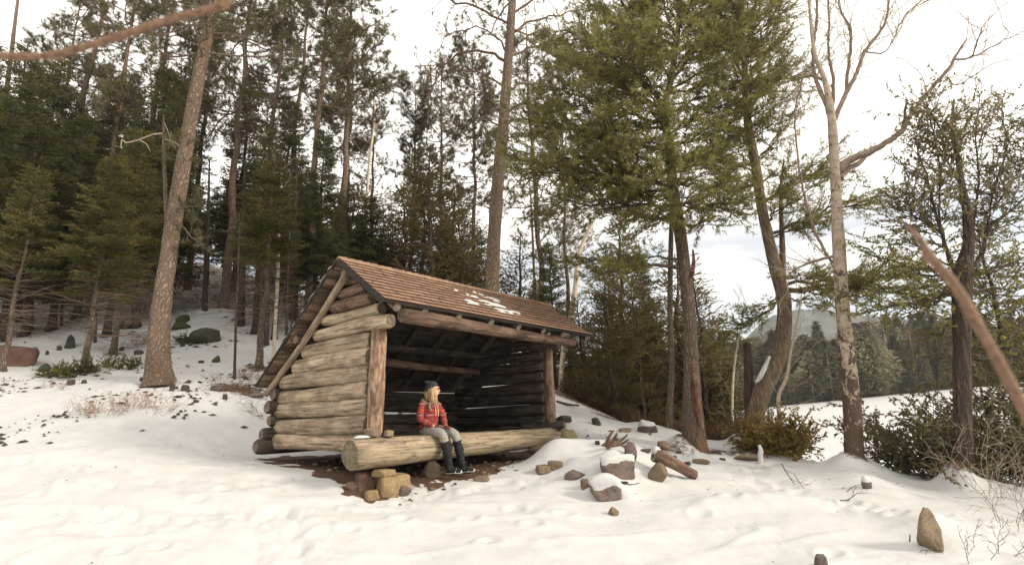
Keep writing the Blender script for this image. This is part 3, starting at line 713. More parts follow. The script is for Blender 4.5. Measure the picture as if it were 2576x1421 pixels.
# ------------------------------------------------------------------ the lean-to
SHEL = empty('log_shelter', tuple(S0), YAW, 'open fronted log lean-to with brown shingle roof standing in the snow', 'shelter')
def ax_mat(p0, p1, roll=0):
    x = Vector(p1) - Vector(p0); L = x.length; x.normalize(); up = Vector((0, 0, 1)) if abs(x.z) < .95 else Vector((0, 1, 0))
    y = up.cross(x).normalized(); z = x.cross(y); m = Matrix((x, y, z)).transposed().to_4x4(); m.translation = Vector(p0)
    return m @ Matrix.Rotation(roll, 4, 'X'), L
def log(name, p0, p1, r0, r1, mat, parent, seed, endmat='log_end', rough=.05, bend=.015, flat=1., n=14, round_=.6, label=None, step=.13, low=.08, sq=0):
    m, L = ax_mat(p0, p1); k = max(4, int(L / step)); xs = np.linspace(0, L, k + 1)
    rng = np.random.default_rng(seed); ph = rng.random(4) * 6
    yy = bend * np.sin(xs / L * math.pi * 1.3 + ph[0]); zz = bend * np.sin(xs / L * math.pi * 1.7 + ph[1]); yy -= yy[0]; zz -= zz[0]
    P = np.stack([xs, yy, zz], -1); R = r0 + (r1 - r0) * xs / L
    e = .10 * round_
    P = np.vstack([P[0], P[0] + (e * .35, 0, 0), P[1:-1], P[-1] - (e * .35, 0, 0), P[-1]]); R = np.r_[R[0] * (1 - .25 * round_), R[0] * (1 - .06 * round_), R[1:-1], R[-1] * (1 - .06 * round_), R[-1] * (1 - .25 * round_)]
    ang = np.linspace(0, 2 * math.pi, n, endpoint=False)
    f = 1 + rough * fbm(np.cos(ang)[None] * 1.5 + P[:, :1] * .0 + seed, np.sin(ang)[None] * 1.5 + 0 * P[:, :1], P[:, :1] * 1.8 + 0 * ang[None], s=seed % 97, o=3) + low * vnoise(P[:, :1] * 1.1 + 0 * ang[None], 0 * P[:, :1] + seed, s=seed % 31)
    if sq: f = f * (1 - sq + sq * .93 / (np.abs(np.cos(ang)) ** 4 + np.abs(np.sin(ang)) ** 4)[None] ** .25)
    V, F3 = tube_np(P, R, n, f)
    V[:, 2] *= flat
    me = np_mesh(name, V, F3); me.materials.append(MAT[mat]); me.materials.append(MAT[endmat])
    mi = np.zeros(len(F3), np.int32); mi[-2 * n:] = 1; me.polygons.foreach_set('material_index', mi)
    sm = np.ones(len(F3), bool); sm[-2 * n:] = False; me.polygons.foreach_set('use_smooth', sm)
    o = bpy.data.objects.new(name, me); COL.objects.link(o); o.parent = parent; o.matrix_basis = m
    if label: o['label'] = label
    return o
BK = lambda y: 2.93 - .789 * (y - .656)          # roof line behind the ridge
FR = lambda y: 2.93 - .722 * (.656 - y)          # and in front of it
def back_y(z): return .656 + (2.93 - z) / .789
# left wall
zc = [-.07, .20, .475, .73, .985, 1.25, 1.50]; rr_ = [.149, .155, .155, .145, .155, .153, .146]
for i, (z, r) in enumerate(zip(zc, rr_)):
    y1 = min(2.98 - (.06 if i % 2 else 0), back_y(z + r + .30) + .12)
    log('wall_log', (0.02 * ((-1) ** i), .09, z), (0.015 * ((-1) ** (i + 1)), y1, z + (.0 if i < 6 else .0)), r, r * .93, 'log_out', SHEL, 100 + i, bend=.010, rough=.06, low=.05, n=20, round_=.9, sq=.9)
log('plate_log', (0, -.36, 1.765), (0, back_y(2.12), 1.765), .125, .11, 'log_out', SHEL, 120, rough=.06, n=18, endmat='log_end_dark', sq=.4)
log('gable_log', (0, -.12, 1.99), (0, back_y(2.30), 1.995), .105, .11, 'log_out', SHEL, 121, rough=.08)
log('gable_log', (0, .12, 2.205), (0, back_y(2.50), 2.205), .11, .10, 'log_brown', SHEL, 122, rough=.08)
log('gable_log', (0, .30, 2.41), (0, back_y(2.68), 2.41), .10, .10, 'log_brown', SHEL, 123, rough=.08)
log('gable_log', (0, .48, 2.59), (0, .92, 2.59), .09, .09, 'log_brown', SHEL, 124, rough=.08)
# back wall
for i, z in enumerate([-.13, .075, .315, .555, .79]):
    x0 = (-.42, -.33, -.20, -.26, -.16)[i]
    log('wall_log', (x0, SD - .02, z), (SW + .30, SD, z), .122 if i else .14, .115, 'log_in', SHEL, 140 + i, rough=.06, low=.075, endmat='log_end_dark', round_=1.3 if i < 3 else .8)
# right wall: the logs touch only here and there
for i, z in enumerate([-.06, .17, .41, .65, .885, 1.12, 1.35, 1.58]):
    y1 = min(SD + .25, back_y(z + .42) + .1)
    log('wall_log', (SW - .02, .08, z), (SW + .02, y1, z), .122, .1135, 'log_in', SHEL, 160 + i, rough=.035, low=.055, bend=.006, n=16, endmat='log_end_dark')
log('plate_log', (SW, -.34, 1.80), (SW, back_y(2.15), 1.80), .11, .10, 'log_in', SHEL, 170, endmat='log_end_dark')
for z, y0, k in ((2.01, .05, 171), (2.21, .2, 172), (2.40, .38, 173), (2.58, .52, 174)):
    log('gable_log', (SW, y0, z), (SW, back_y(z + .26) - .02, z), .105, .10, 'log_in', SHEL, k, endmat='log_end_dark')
# the great front log, its saddle log at the far end and the lettering cut into it
FL0, FL1, FR0, FR1 = np.array((-.48, -.08, -.222)), np.array((5.02, -.08, -.170)), .228, .176
front = log('front_log', FL0, FL1, FR0, FR1, 'log_gold', SHEL, 200, rough=.055, low=.03, bend=.008, n=28, round_=.5, step=.10, endmat='log_end')
log('saddle_log', (4.40, .62, .055), (4.62, -.36, .075), .075, .085, 'log_in', SHEL, 202, endmat='log_end_dark')
log('saddle_log', (4.52, -.22, .02), (5.05, -.02, .03), .06, .06, 'log_in', SHEL, 203, endmat='log_end_dark', round_=1.2)
def on_front(x, a):          # a: angle below the top, towards the viewer, world-of-shelter coordinates
    t = (x - FL0[0]) / (FL1[0] - FL0[0]); r = FR0 + (FR1 - FR0) * t + .006; c = FL0 + (FL1 - FL0) * t
    return np.array([x, c[1] - r * math.sin(a), c[2] + r * math.cos(a)])
strokes = []
def letter(x0, w, a0, a1, lines):
    for (u0, v0), (u1, v1) in lines:
        n = 4
        pts = [on_front(x0 + w * (u0 + (u1 - u0) * k / n) + .004 * math.sin(k * 9 + x0 * 50), a1 + (a0 - a1) * (v0 + (v1 - v0) * k / n)) for k in range(n + 1)]
        for a, b in zip(pts[:-1], pts[1:]): strokes.append((a, b, .0055, .005))
A0, A1 = .62, 1.12
letter(.43, .05, A0, A1, [((0, 1), (0, 0)), ((0, 0), (1, 0))])                                            # L
letter(.53, .055, A0, A1, [((0, 1), (0, 0)), ((0, 1), (1, 1)), ((0, .5), (.8, .5)), ((0, 0), (1, 0))])     # E
letter(.63, .065, A0, A1, [((0, 0), (.5, 1)), ((.5, 1), (1, 0)), ((.2, .4), (.8, .4))])                    # A
letter(.74, .06, A0, A1, [((0, 0), (0, 1)), ((0, 1), (1, 0)), ((1, 0), (1, 1))])                           # N
rg = np.random.default_rng(4)
for _ in range(60):                                                                                       # knife scratches round it
    x = rg.uniform(.3, 1.1) if rg.random() < .6 else rg.uniform(1.9, 4.2); a = rg.uniform(.35, 1.25); p = on_front(x, a); q = on_front(x + rg.uniform(.02, .07), a + rg.normal() * .04)
    strokes.append((p, q, .0028, .0015))
tag(link('carved_lettering', np_mesh('carved_lettering', *sticks(strokes, 5)), MAT['cut_wood'], front), kind='stuff').matrix_parent_inverse = front.matrix_basis.inverted()
# posts
MAT['post'] = m_wood('shaggy_cedar_post', (.42, .31, .21), (.24, .14, .09), (.08, .042, .028), rnd=.02, streak=30, stain=.45, ln=5)
MAT['post_far'] = m_wood('weathered_post', (.36, .25, .17), (.23, .15, .10), (.08, .05, .035), rnd=.02, streak=30, ln=5)
log('post', (0.0, -.02, .0), (0.01, -.04, 1.68), .118, .122, 'post', SHEL, 210, rough=.09, bend=.01, n=22, step=.05, label='reddish brown shaggy corner post by the near wall')
log('post', (SW, -.03, .11), (SW - .02, -.05, 1.74), .105, .10, 'post_far', SHEL, 211, rough=.09, bend=.01, n=18, step=.06, label='thin grey brown post at the far end of the opening')
# eave beam, ridge pole, inner purlin, rafters
log('eave_beam', (.14, -.44, 1.865), (5.05, -.41, 1.85), .125, .09, 'log_brown', SHEL, 220, rough=.05, bend=.012, n=18, endmat='log_end_dark', round_=.3)
log('ridge_pole', (-.22, .656, 2.69), (5.30, .656, 2.69), .09, .08, 'log_in', SHEL, 221, endmat='log_end_dark')
log('purlin', (-.28, 1.95, 1.70), (5.15, 1.95, 1.70), .085, .08, 'log_in', SHEL, 222, endmat='log_end_dark')
log('cross_log', (.12, 1.02, 1.35), (SW - .1, 1.95, 1.33), .075, .065, 'log_brown', SHEL, 223, endmat='log_end_dark')
log('brace', (-.17, .60, 2.70), (-.17, 3.03, .80), .066, .055, 'log_out', SHEL, 224, rough=.08, bend=.02, n=16, label='peeled grey rafter pole outside the near gable')
for i, x in enumerate((-.02, .55, 1.33, 2.17, 2.98, 3.77, 4.47, 5.40)):
    r = .072
    log('rafter', (x, -.53, FR(-.53) - .125), (x, .60, FR(.60) - .125), r, r, 'log_in' if i else 'log_brown', SHEL, 240 + i, endmat='log_end_grey', round_=.2, n=12)
    if i: log('rafter', (x, .72, BK(.72) - .125), (x, 2.98, BK(2.98) - .125), r, r, 'log_in', SHEL, 260 + i, endmat='log_end_dark', n=12)
# sleeping floor
rng = np.random.default_rng(3)
def box(name, mat, parent, size, M4, seed=0, jit=.0, label=None, bev=.0):
    sx, sy, sz = size; V = []
    for ix, X in enumerate((0, .34, .67, 1)):
        for (Y, Z) in ((-.5, -.5), (.5, -.5), (.5, .5), (-.5, .5)): V.append((X * sx, Y * sy, Z * sz))
    V = np.array(V); g = np.random.default_rng(seed); V += g.normal(size=V.shape) * jit * np.array([0, 1, .4])
    Fc = [(3, 2, 1, 0), (12, 13, 14, 15)]
    for i in range(3):
        for k in range(4): Fc.append((i * 4 + k, i * 4 + (k + 1) % 4, i * 4 + 4 + (k + 1) % 4, i * 4 + 4 + k))
    o = link(name, py_mesh(name, V, Fc), MAT[mat], parent, smooth=False); o.matrix_basis = M4
    if label: o['label'] = label
    return o
def plank(name, mat, parent, p0, p1, w, th, normal, seed, jit=.004):
    x = Vector(p1) - Vector(p0); L = x.length; x.normalize(); z = Vector(normal).normalized(); y = z.cross(x).normalized(); z = x.cross(y)
    m = Matrix((x, y, z)).transposed().to_4x4(); m.translation = Vector(p0); return box(name, mat, parent, (L, w, th), m, seed, jit)
y = .20
k = 0
while y < 2.7:
    plank('floor_board', 'board_in', SHEL, (.12, y, -.05), (SW - .12, y, -.05), .19, .035, (0, 0, 1), 300 + k); y += .197; k += 1
for x in (1.4, 3.2): log('floor_joist', (x, .2, -.16), (x, 2.72, -.16), .075, .07, 'log_in', SHEL, 330 + int(x), endmat='log_end_dark')
# roof boards (two runs: inside with shade put into the colour, weathered where they reach out over the gable)
bdir = Vector((0, 1, -.789)).normalized(); bn = Vector((0, .789, 1)).normalized(); fdir = Vector((0, -1, -.722)).normalized(); fn_ = Vector((0, -.722, 1)).normalized()
RID = Vector((0, .656, 2.93)); BL, FLn = 3.15, 1.51
for i in range(16):
    c = RID + bdir * (.06 + .197 * i + .06) - bn * .052
    ov = rng.normal() * .008
    plank('roof_board', 'board', SHEL, c + Vector((-.33 + ov, 0, 0)), c + Vector((.04, 0, 0)), .185, .024, bn, 400 + i, .003)
    plank('roof_board', 'board_in', SHEL, c + Vector((.045, 0, 0)), c + Vector((SW + 1.03, 0, 0)), .190, .024, bn, 420 + i, .003)
for i in range(8):
    c = RID + fdir * (.09 + .192 * i) - fn_ * .052
    plank('roof_board', 'board_in', SHEL, c + Vector((-.31, 0, 0)), c + Vector((SW + 1.03, 0, 0)), .185, .024, fn_, 440 + i, .003)
# edge strips
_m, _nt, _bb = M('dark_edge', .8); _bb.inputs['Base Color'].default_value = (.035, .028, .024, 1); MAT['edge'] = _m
RL, RR = -.335, SW + 1.06
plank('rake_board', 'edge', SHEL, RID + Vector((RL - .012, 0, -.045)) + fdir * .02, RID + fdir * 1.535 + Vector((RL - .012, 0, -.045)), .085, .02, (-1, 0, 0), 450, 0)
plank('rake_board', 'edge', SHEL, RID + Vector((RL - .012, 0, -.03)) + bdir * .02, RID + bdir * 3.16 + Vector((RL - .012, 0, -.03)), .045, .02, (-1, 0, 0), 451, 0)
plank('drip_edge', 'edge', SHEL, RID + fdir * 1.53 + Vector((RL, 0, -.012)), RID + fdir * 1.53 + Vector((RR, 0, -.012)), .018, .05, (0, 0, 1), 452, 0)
# shingles
def _sh():
    m, nt, b = M('asphalt_shingle', .92, .1)
    v = coords(nt); n = noise(nt, v, 180, 2, .8); n2 = noise(nt, coords(nt, rnd=False), 1.1, 4); n3 = noise(nt, v, 5, 4)
    c = mixc(nt, ramp(nt, n2, [(.4, 0), (.65, .7)]), (.31, .185, .12), (.25, .17, .11))
    c = mixc(nt, 1.0, c, ramp(nt, n, [(.3, .75), (.7, 1.2)]), 'MULTIPLY'); c = mixc(nt, 1.0, c, orand(nt, .74, 1.1), 'MULTIPLY'); c = mixc(nt, 1.0, c, ramp(nt, n3, [(.3, .8), (.6, 1.05)]), 'MULTIPLY')
    nt.links.new(c, b.inputs['Base Color']); bump(nt, b, n, .5, .004); return m
MAT['shingle'] = _sh(); MAT['shingle_shadow'] = m_plain('shingle_edge_shadow', (.085, .055, .04), .95, .2, 30)  # dark borders paint the shadow gaps between shingles
def shingle_mesh(w, l):
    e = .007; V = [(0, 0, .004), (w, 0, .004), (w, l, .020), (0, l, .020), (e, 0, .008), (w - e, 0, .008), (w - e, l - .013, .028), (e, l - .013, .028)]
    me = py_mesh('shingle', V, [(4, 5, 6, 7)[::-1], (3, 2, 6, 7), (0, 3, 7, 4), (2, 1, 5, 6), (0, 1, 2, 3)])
    me.materials.append(MAT['shingle']); me.materials.append(MAT['shingle_shadow']); me.polygons.foreach_set('material_index', np.array([0, 1, 1, 1, 1], np.int32)); return me
sh_me = shingle_mesh(.452, .158); half_me = shingle_mesh(.222, .158)
fm = Matrix((Vector((1, 0, 0)), fdir, fn_)).transposed().to_4x4()
nc_ = 11
for r in range(nc_):
    off = (r % 3) * .153; x = RL
    first = True
    while x < RR - .05:
        w = .452; mesh_ = sh_me
        if first and off: x = RL - off if False else x
        if first and (r % 2): mesh_ = half_me; w = .222
        first = False
        if x + w > RR: 
            mesh_ = half_me; w = .222
            if x + w > RR + .03: break
        o = bpy.data.objects.new('shingle', mesh_); COL.objects.link(o); o.parent = SHEL
        m = fm.copy(); m.translation = RID + fdir * (.02 + r * .1385 + rng.normal() * .0015) + fn_ * (.004 + .0005 * (r % 2)) + Vector((x + rng.normal() * .002, 0, 0)); o.matrix_basis = m
        x += w + .011
cap_me = py_mesh('ridge_shingle', [(0, -.13, -.094), (0, 0, .012), (0, .13, -.102), (.17, -.13, -.082), (.17, 0, .026), (.17, .13, -.090), (0, -.13, -.10), (0, .13, -.108), (.17, -.13, -.092), (.17, .13, -.10)],
    [(0, 3, 4, 1), (1, 4, 5, 2), (3, 8, 9, 5, 4), (0, 1, 2, 7, 6), (0, 6, 8, 3), (2, 5, 9, 7)]); cap_me.materials.append(MAT['shingle'])
x = RL
while x < RR - .12:
    o = bpy.data.objects.new('ridge_shingle', cap_me); COL.objects.link(o); o.parent = SHEL; o.location = RID + Vector((x, 0, .014 + .003 * rng.random())); x += .158
bk = Matrix((Vector((-1, 0, 0)), bdir, bn)).transposed().to_4x4(); V = []; Fc = []
for r in range(22):
    a = RID + bdir * (.01 + r * .1435) + bn * .006; c = RID + bdir * (.01 + r * .1435 + .16) + bn * .016
    i = len(V); V += [a + Vector((RL, 0, 0)), a + Vector((RR, 0, 0)), c + Vector((RR, 0, 0)), c + Vector((RL, 0, 0)), c - bn * .012 + Vector((RL, 0, 0)), c - bn * .012 + Vector((RR, 0, 0))]
    Fc += [(i, i + 3, i + 2, i + 1), (i + 3, i + 4, i + 5, i + 2)]
tag(link('back_shingles_sheet', py_mesh('back_shingles_sheet', V, Fc), MAT['shingle'], SHEL, smooth=False), kind='stuff')
# patches of snow left on the roof
def patch(V, Fc, c, ex, ey, nrm, rx, ry, h, seed):
    i0 = len(V); n = 18; rings = 4; V.append(c + nrm * h)
    for r in range(1, rings + 1):
        for k in range(n):
            a = 2 * math.pi * k / n; f = 1 + .45 * float(vnoise(math.cos(a) * 1.7 + seed, math.sin(a) * 1.7, s=seed))
            q = r / rings; V.append(c + ex * (rx * f * q * math.cos(a)) + ey * (ry * f * q * math.sin(a)) + nrm * (h * (1 - q ** 3) - (.008 if r == rings else 0)))
    for k in range(n): Fc.append((i0, i0 + 1 + k, i0 + 1 + (k + 1) % n))
    for r in range(rings - 1):
        for k in range(n): a = i0 + 1 + r * n; Fc.append((a + k, a + n + k, a + n + (k + 1) % n, a + (k + 1) % n))
def roof_pt(px, py):             # where the line of sight meets the front slope (shelter coordinates)
    n_w = Vector((-fn_.y * _s, fn_.y * _c, fn_.z)); o_w = Vector(sh(RID.x, RID.y, RID.z)) + n_w * .02
    d = Vector(ray(px, py)); t = (o_w - Vector(EYE)).dot(n_w) / d.dot(n_w); p = Vector(EYE) + d * t; a, b = to_sh(p.x, p.y); return Vector((a, b, p.z - S0[2]))
V = []; Fc = []
for j, (qx, qy, rx, ry) in enumerate([(1185, 393, .05, .035), (1283, 427, .04, .03), (1300, 485, .16, .035), (1350, 450, .12, .05), (1345, 505, .16, .04), (1405, 430, .10, .04), (1455, 495, .22, .055), (1470, 525, .12, .03), (1500, 465, .26, .045), (1560, 525, .24, .07), (1560, 560, .16, .035), (1625, 575, .26, .05), (1545, 488, .12, .03), (1700, 585, .24, .035), (1350, 408, .05, .03), (1680, 600, .1, .025), (1610, 590, .1, .02), (1310, 508, .08, .025), (1740, 600, .08, .03)]):
    patch(V, Fc, roof_pt(815 + qx * .2803, 621 + qy * .2803), Vector((1, 0, 0)), fdir, fn_, rx, ry * 1.25, .022, j)
for a, l in ((.28, .10), (.55, .16), (.92, .12), (1.3, .13), (1.62, .05), (1.95, .1)):
    patch(V, Fc, RID + bdir * a + Vector((RL + .02, 0, 0)) + bn * .018, bdir, Vector((1, 0, 0)), bn, l, .05, .03, int(a * 30))
rs = py_mesh('roof_snow', [tuple(v) for v in V], Fc)
o = link('roof_snow', rs, MAT['snow']); o.location = tuple(S0); o.rotation_euler = (0, 0, YAW)
tag(o, 'thin melting patches of white snow lying on the brown shingle roof', 'snow', kind='stuff')

# ------------------------------------------------------------------ the woman on the front log
def ell(c, r, n=12, m=10, rot=None):
    th = np.linspace(0, math.pi, m + 1); V = [(0, 0, 1)]
    for t in th[1:-1]:
        for k in range(n): a = 2 * math.pi * k / n; V.append((math.sin(t) * math.cos(a), math.sin(t) * math.sin(a), math.cos(t)))
    V.append((0, 0, -1)); V = np.array(V) * np.array(r)
    if rot is not None: V = V @ np.array(rot).T
    F3 = [(0, 1 + k, 1 + (k + 1) % n) for k in range(n)]
    for i in range(m - 2):
        for k in range(n):
            a = 1 + i * n + k; b = 1 + i * n + (k + 1) % n; F3 += [(a, a + n, b + n), (a, b + n, b)]
    e = len(V) - 1; b0 = 1 + (m - 2) * n; F3 += [(e, b0 + (k + 1) % n, b0 + k) for k in range(n)]
    return V + np.array(c), np.array(F3)
def limb(P, R, n=12, step=.03, sq=None):
    Q, RR = resample(P, R, step); V, F3 = tube_np(Q, RR, n)
    return V, F3
def fused(name, parts, voxel, mat, parent, smooth_it=3, fold=0, fs=9):
    V, F3 = merge(parts); me = np_mesh(name, V, F3); t = bpy.data.objects.new('t', me); COL.objects.link(t)
    r = t.modifiers.new('r', 'REMESH'); r.mode = 'VOXEL'; r.voxel_size = voxel
    s = t.modifiers.new('s', 'SMOOTH'); s.factor = .5; s.iterations = smooth_it
    dg = bpy.context.evaluated_depsgraph_get(); me2 = bpy.data.meshes.new_from_object(t.evaluated_get(dg)); me2.name = name
    if fold:
        co = np.empty(len(me2.vertices) * 3, np.float32); no = co.copy(); me2.vertices.foreach_get('co', co); me2.vertices.foreach_get('normal', no); co = co.reshape(-1, 3); no = no.reshape(-1, 3)
        w = np.abs(fbm(co[:, 0] * fs, co[:, 1] * fs, co[:, 2] * fs * 2.2, s=17, o=3)); co = co + no * ((w[:, None] - .3) * fold); me2.vertices.foreach_set('co', co.astype(np.float32).ravel()); me2.update()
    bpy.data.objects.remove(t, do_unlink=True); return link(name, me2, mat, parent)
WP = empty('person', tuple(sh(1.22, .06, .0)), YAW, 'woman in red striped sweater, grey leggings and black boots sitting on the front log', 'person')
MAT['skin'] = m_plain('skin', (.62, .36, .24), .5, .06, 30, .001, .35)
MAT['leggings'] = m_plain('grey_knit_leggings', (.30, .285, .255), .95, .18, 60, .004)
MAT['boot'] = m_plain('black_boot', (.014, .013, .013), .7, .4, 20, .003, .25)
MAT['hat'] = m_plain('charcoal_knit_hat', (.045, .052, .058), .95, .5, 60, .006)
MAT['hair'] = m_plain('blonde_hair', (.40, .26, .13), .6, .5, 55, .002, .4)
MAT['glove'] = m_plain('maroon_glove', (.13, .04, .035), .9, .3, 50, .003)
MAT['hood'] = m_plain('grey_fleece_hood', (.22, .17, .14), .95, .3, 50, .006)
_m, _nt, _bb = M('cleat_metal', .35, .5); _bb.inputs['Base Color'].default_value = (.65, .65, .65, 1); _bb.inputs['Metallic'].default_value = .7; MAT['metal'] = _m
_m, _nt, _bb = M('spectacle_frame', .25, .5); _bb.inputs['Base Color'].default_value = (.012, .01, .01, 1); MAT['frame'] = _m
def _sweater():
    m, nt, b = M('striped_wool', .95, .1)
    tc = N(nt, 'ShaderNodeTexCoord'); at_ = N(nt, 'ShaderNodeAttribute'); at_.attribute_name = 'knit'
    cb = N(nt, 'ShaderNodeCombineXYZ'); nt.links.new(at_.outputs['Fac'], cb.inputs[2])
    n1 = noise(nt, cb.outputs[0], 26, 3, .75); n2 = noise(nt, cb.outputs[0], 9, 1); n3 = noise(nt, tc.outputs['Object'], 70, 3, .7)
    c = ramp(nt, n2, [(.38, (.32, .045, .032)), (.5, (.22, .05, .05)), (.62, (.36, .06, .035))])
    mm = N(nt, 'ShaderNodeMath', operation='ADD'); nt.links.new(n1, mm.inputs[0]); s_ = N(nt, 'ShaderNodeMath', operation='MULTIPLY'); s_.inputs[1].default_value = .18; nt.links.new(n3, s_.inputs[0]); nt.links.new(s_.outputs[0], mm.inputs[1])
    c = mixc(nt, ramp(nt, mm.outputs[0], [(.62, 0), (.68, .85)]), c, (.50, .25, .23)); c = mixc(nt, ramp(nt, mm.outputs[0], [(.44, .8), (.50, 0)]), c, (.09, .03, .05))
    nt.links.new(c, b.inputs['Base Color']); bump(nt, b, n3, .8, .006); return m
MAT['sweater'] = _sweater()
# figure faces -Y; x is her left
SHR, ELR, WRR = np.array((-.165, .03, .500)), np.array((-.238, -.01, .255)), np.array((-.10, -.225, .130))
SHL, ELL, WRL = np.array((.165, .00, .500)), np.array((.238, -.07, .26)), np.array((.100, -.265, .125))
HEADC = np.array((.01, -.055, .745)); HT = math.radians(38)           # head turned to her left
ch, shh = math.cos(HT), math.sin(HT)
HR = np.array([[ch, -shh, 0], [shh, ch, 0], [0, 0, 1]])
def hd(x, y, z): return HEADC + HR @ np.array((x, y, z))
def hand(wr, d, side):
    d = np.array(d, float); d /= np.linalg.norm(d); up = np.array((0, 0, 1.)); sdv = np.cross(d, up); sdv /= np.linalg.norm(sdv); up = np.cross(sdv, d)
    palm = wr + d * .055; parts = [ell(palm, (.036, .048, .018), rot=np.stack([sdv, d, up], -1))]
    for k, (o_, l) in enumerate(((-.027, .066), (-.009, .075), (.009, .070), (.027, .055))):
        b = palm + sdv * o_ + d * .032; m_ = b + d * l * .5 + up * .004; e = m_ + d * l * .36 - up * l * .38; parts.append(limb([b - d * .02, b, m_, e], [.010, .0105, .0095, .008], 8, .012))
    t0 = palm - d * .025 + sdv * side * .03; parts.append(limb([t0, t0 + sdv * side * .022 + d * .02, t0 + sdv * side * .026 + d * .055 - up * .012], [.013, .0115, .009], 8, .012))
    parts.append(limb([wr - d * .03, palm], [.024, .027], 10, .02)); return parts
body = [ell((0, .02, .30), (.13, .10, .26)), limb([(0, -.0, .52), (0, -.02, .60), HEADC + (0, .01, -.03)], [.055, .05, .05], 12),
        ell(hd(0, .012, .03), (.073, .092, .098)), ell(hd(0, -.02, -.035), (.058, .070, .072)), ell(hd(0, -.055, -.085), (.030, .03, .025)),
        limb([hd(0, -.082, .028), hd(0, -.102, -.002), hd(0, -.113, -.022), hd(0, -.090, -.030)], [.010, .012, .014, .010], 8, .008),
        ell(hd(0, -.088, -.052), (.021, .012, .0075)), ell(hd(0, -.085, -.066), (.019, .012, .0075)), ell(hd(0, -.072, .045), (.05, .02, .012)),
        ell(hd(.034, -.078, .018), (.014, .008, .008)), ell(hd(-.034, -.078, .018), (.014, .008, .008)), ell(hd(.074, .015, 0), (.010, .018, .03)), ell(hd(-.074, .015, 0), (.010, .018, .03)),
        limb([SHR, ELR, WRR], [.045, .036, .026]), limb([SHL, ELL, WRL], [.045, .036, .026])] + hand(WRR, (.55, -.85, -.12), 1) + hand(WRL, (-.45, -.9, -.1), -1)
body += [limb([(-.09, -.0, .04), (-.105, -.40, -.03), (-.08, -.50, -.45), (-.06, -.51, -.53)], [.07, .040, .030, .028], 12), limb([(.09, -.0, .04), (.13, -.40, -.02), (.21, -.51, -.45), (.23, -.52, -.53)], [.07, .040, .030, .028], 12)]
fused('body', body, .0072, MAT['skin'], WP)
sw = [limb([(0, .03, .02), (0, .035, .16), (0, .02, .34), (0, .0, .47), (0, -.01, .56)], [.155, .150, .150, .145, .075], 16), ell((0, .02, .515), (.175, .085, .055)), ell(SHR + (.01, 0, -.01), (.072, .07, .065)), ell(SHL + (-.01, 0, -.01), (.072, .07, .065)), ell((0, -.07, .40), (.13, .07, .09)),
      limb([SHR, (ELR + SHR) / 2 + (-.012, 0, 0), ELR, (ELR + WRR) / 2, WRR + (-.012, .03, 0)], [.060, .060, .055, .052, .040], 12), limb([SHL, (ELL + SHL) / 2 + (.012, 0, 0), ELL, (ELL + WRL) / 2, WRL + (.012, .03, 0)], [.060, .060, .055, .052, .040], 12)]
swo = fused('sweater', sw, .008, MAT['sweater'], WP, 4, .022, 8)
co = np.array([v.co[:] for v in swo.data.vertices]); kv = co[:, 2].copy()
for S_, E_, W_ in ((SHR, ELR, WRR), (SHL, ELL, WRL)):
    d2 = W_ - E_; t = np.clip(((co - E_) @ d2) / (d2 @ d2), 0, 1.2); dist = np.linalg.norm(co - E_ - t[:, None] * d2, axis=1); mk = (dist < .062) & (t > 0); kv[mk] = E_[2] - t[mk] * np.linalg.norm(d2)
swo.data.attributes.new('knit', 'FLOAT', 'POINT').data.foreach_set('value', kv.astype(np.float32))
fused('leggings', [ell((0, .03, .045), (.178, .15, .09)), limb([(-.085, .0, .05), (-.10, -.22, .045), (-.105, -.40, .0), (-.103, -.45, -.08), (-.095, -.465, -.20)], [.108, .092, .075, .066, .055], 14), limb([(.085, .0, .05), (.11, -.22, .055), (.135, -.42, .015), (.15, -.475, -.07), (.17, -.485, -.20)], [.108, .092, .075, .066, .055], 14)], .009, MAT['leggings'], WP, 3, .012, 10)
for sx, top, ank, toe in ((-1, (-.100, -.46, -.12), (-.060, -.52, -.535), (.0, -.69, -.572)), (1, (.155, -.48, -.11), (.225, -.53, -.535), (.295, -.69, -.567))):
    top, ank, toe = map(np.array, (top, ank, toe)); heel = ank + (ank - toe) * .22 * (1, 1, 0); heel[2] = -.585
    bt = fused('boot', [limb([top, top * .55 + ank * .45 + (0, -.008, 0), ank + (0, 0, .03), ank + (0, 0, -.03)], [.073, .070, .052, .050], 14), limb([heel, ank * .5 + toe * .5 + (0, 0, -.03), toe + (0, 0, -.008)], [.042, .046, .036], 12)], .009, MAT['boot'], WP, 3, .020, 9)
    bt.data.validate()
    seg = []; d = (toe - heel) * (1, 1, 0); Ld = np.linalg.norm(d); d /= Ld; w = np.array((-d[1], d[0], 0))
    ring = [heel + d * Ld * .0 + w * .045, heel + d * Ld * .3 + w * .052, heel + d * Ld * .75 + w * .055, heel + d * (Ld + .035) + w * .03, heel + d * (Ld + .035) - w * .03, heel + d * Ld * .75 - w * .055, heel + d * Ld * .3 - w * .052, heel - w * .045]
    ring = [np.array((p[0], p[1], -.598 if 2 <= i_ <= 5 else -.605)) for i_, p in enumerate(ring)]
    for a, b in zip(ring, ring[1:] + ring[:1]): seg.append((a, b, .0055, .0055))
    for a, b in ((1, 6), (2, 5), (1, 5), (2, 6)): seg.append((ring[a], ring[b], .005, .005))
    for a, b in ((3, 4), (2, 5)): 
        m_ = (ring[a] + ring[b]) / 2 + (0, 0, .062 if a == 2 else .045); seg += [(ring[a], m_, .0055, .0055), (m_, ring[b], .0055, .0055)]
    link('ice_cleat', np_mesh('ice_cleat', *sticks(seg, 5)), MAT['metal'], bt)
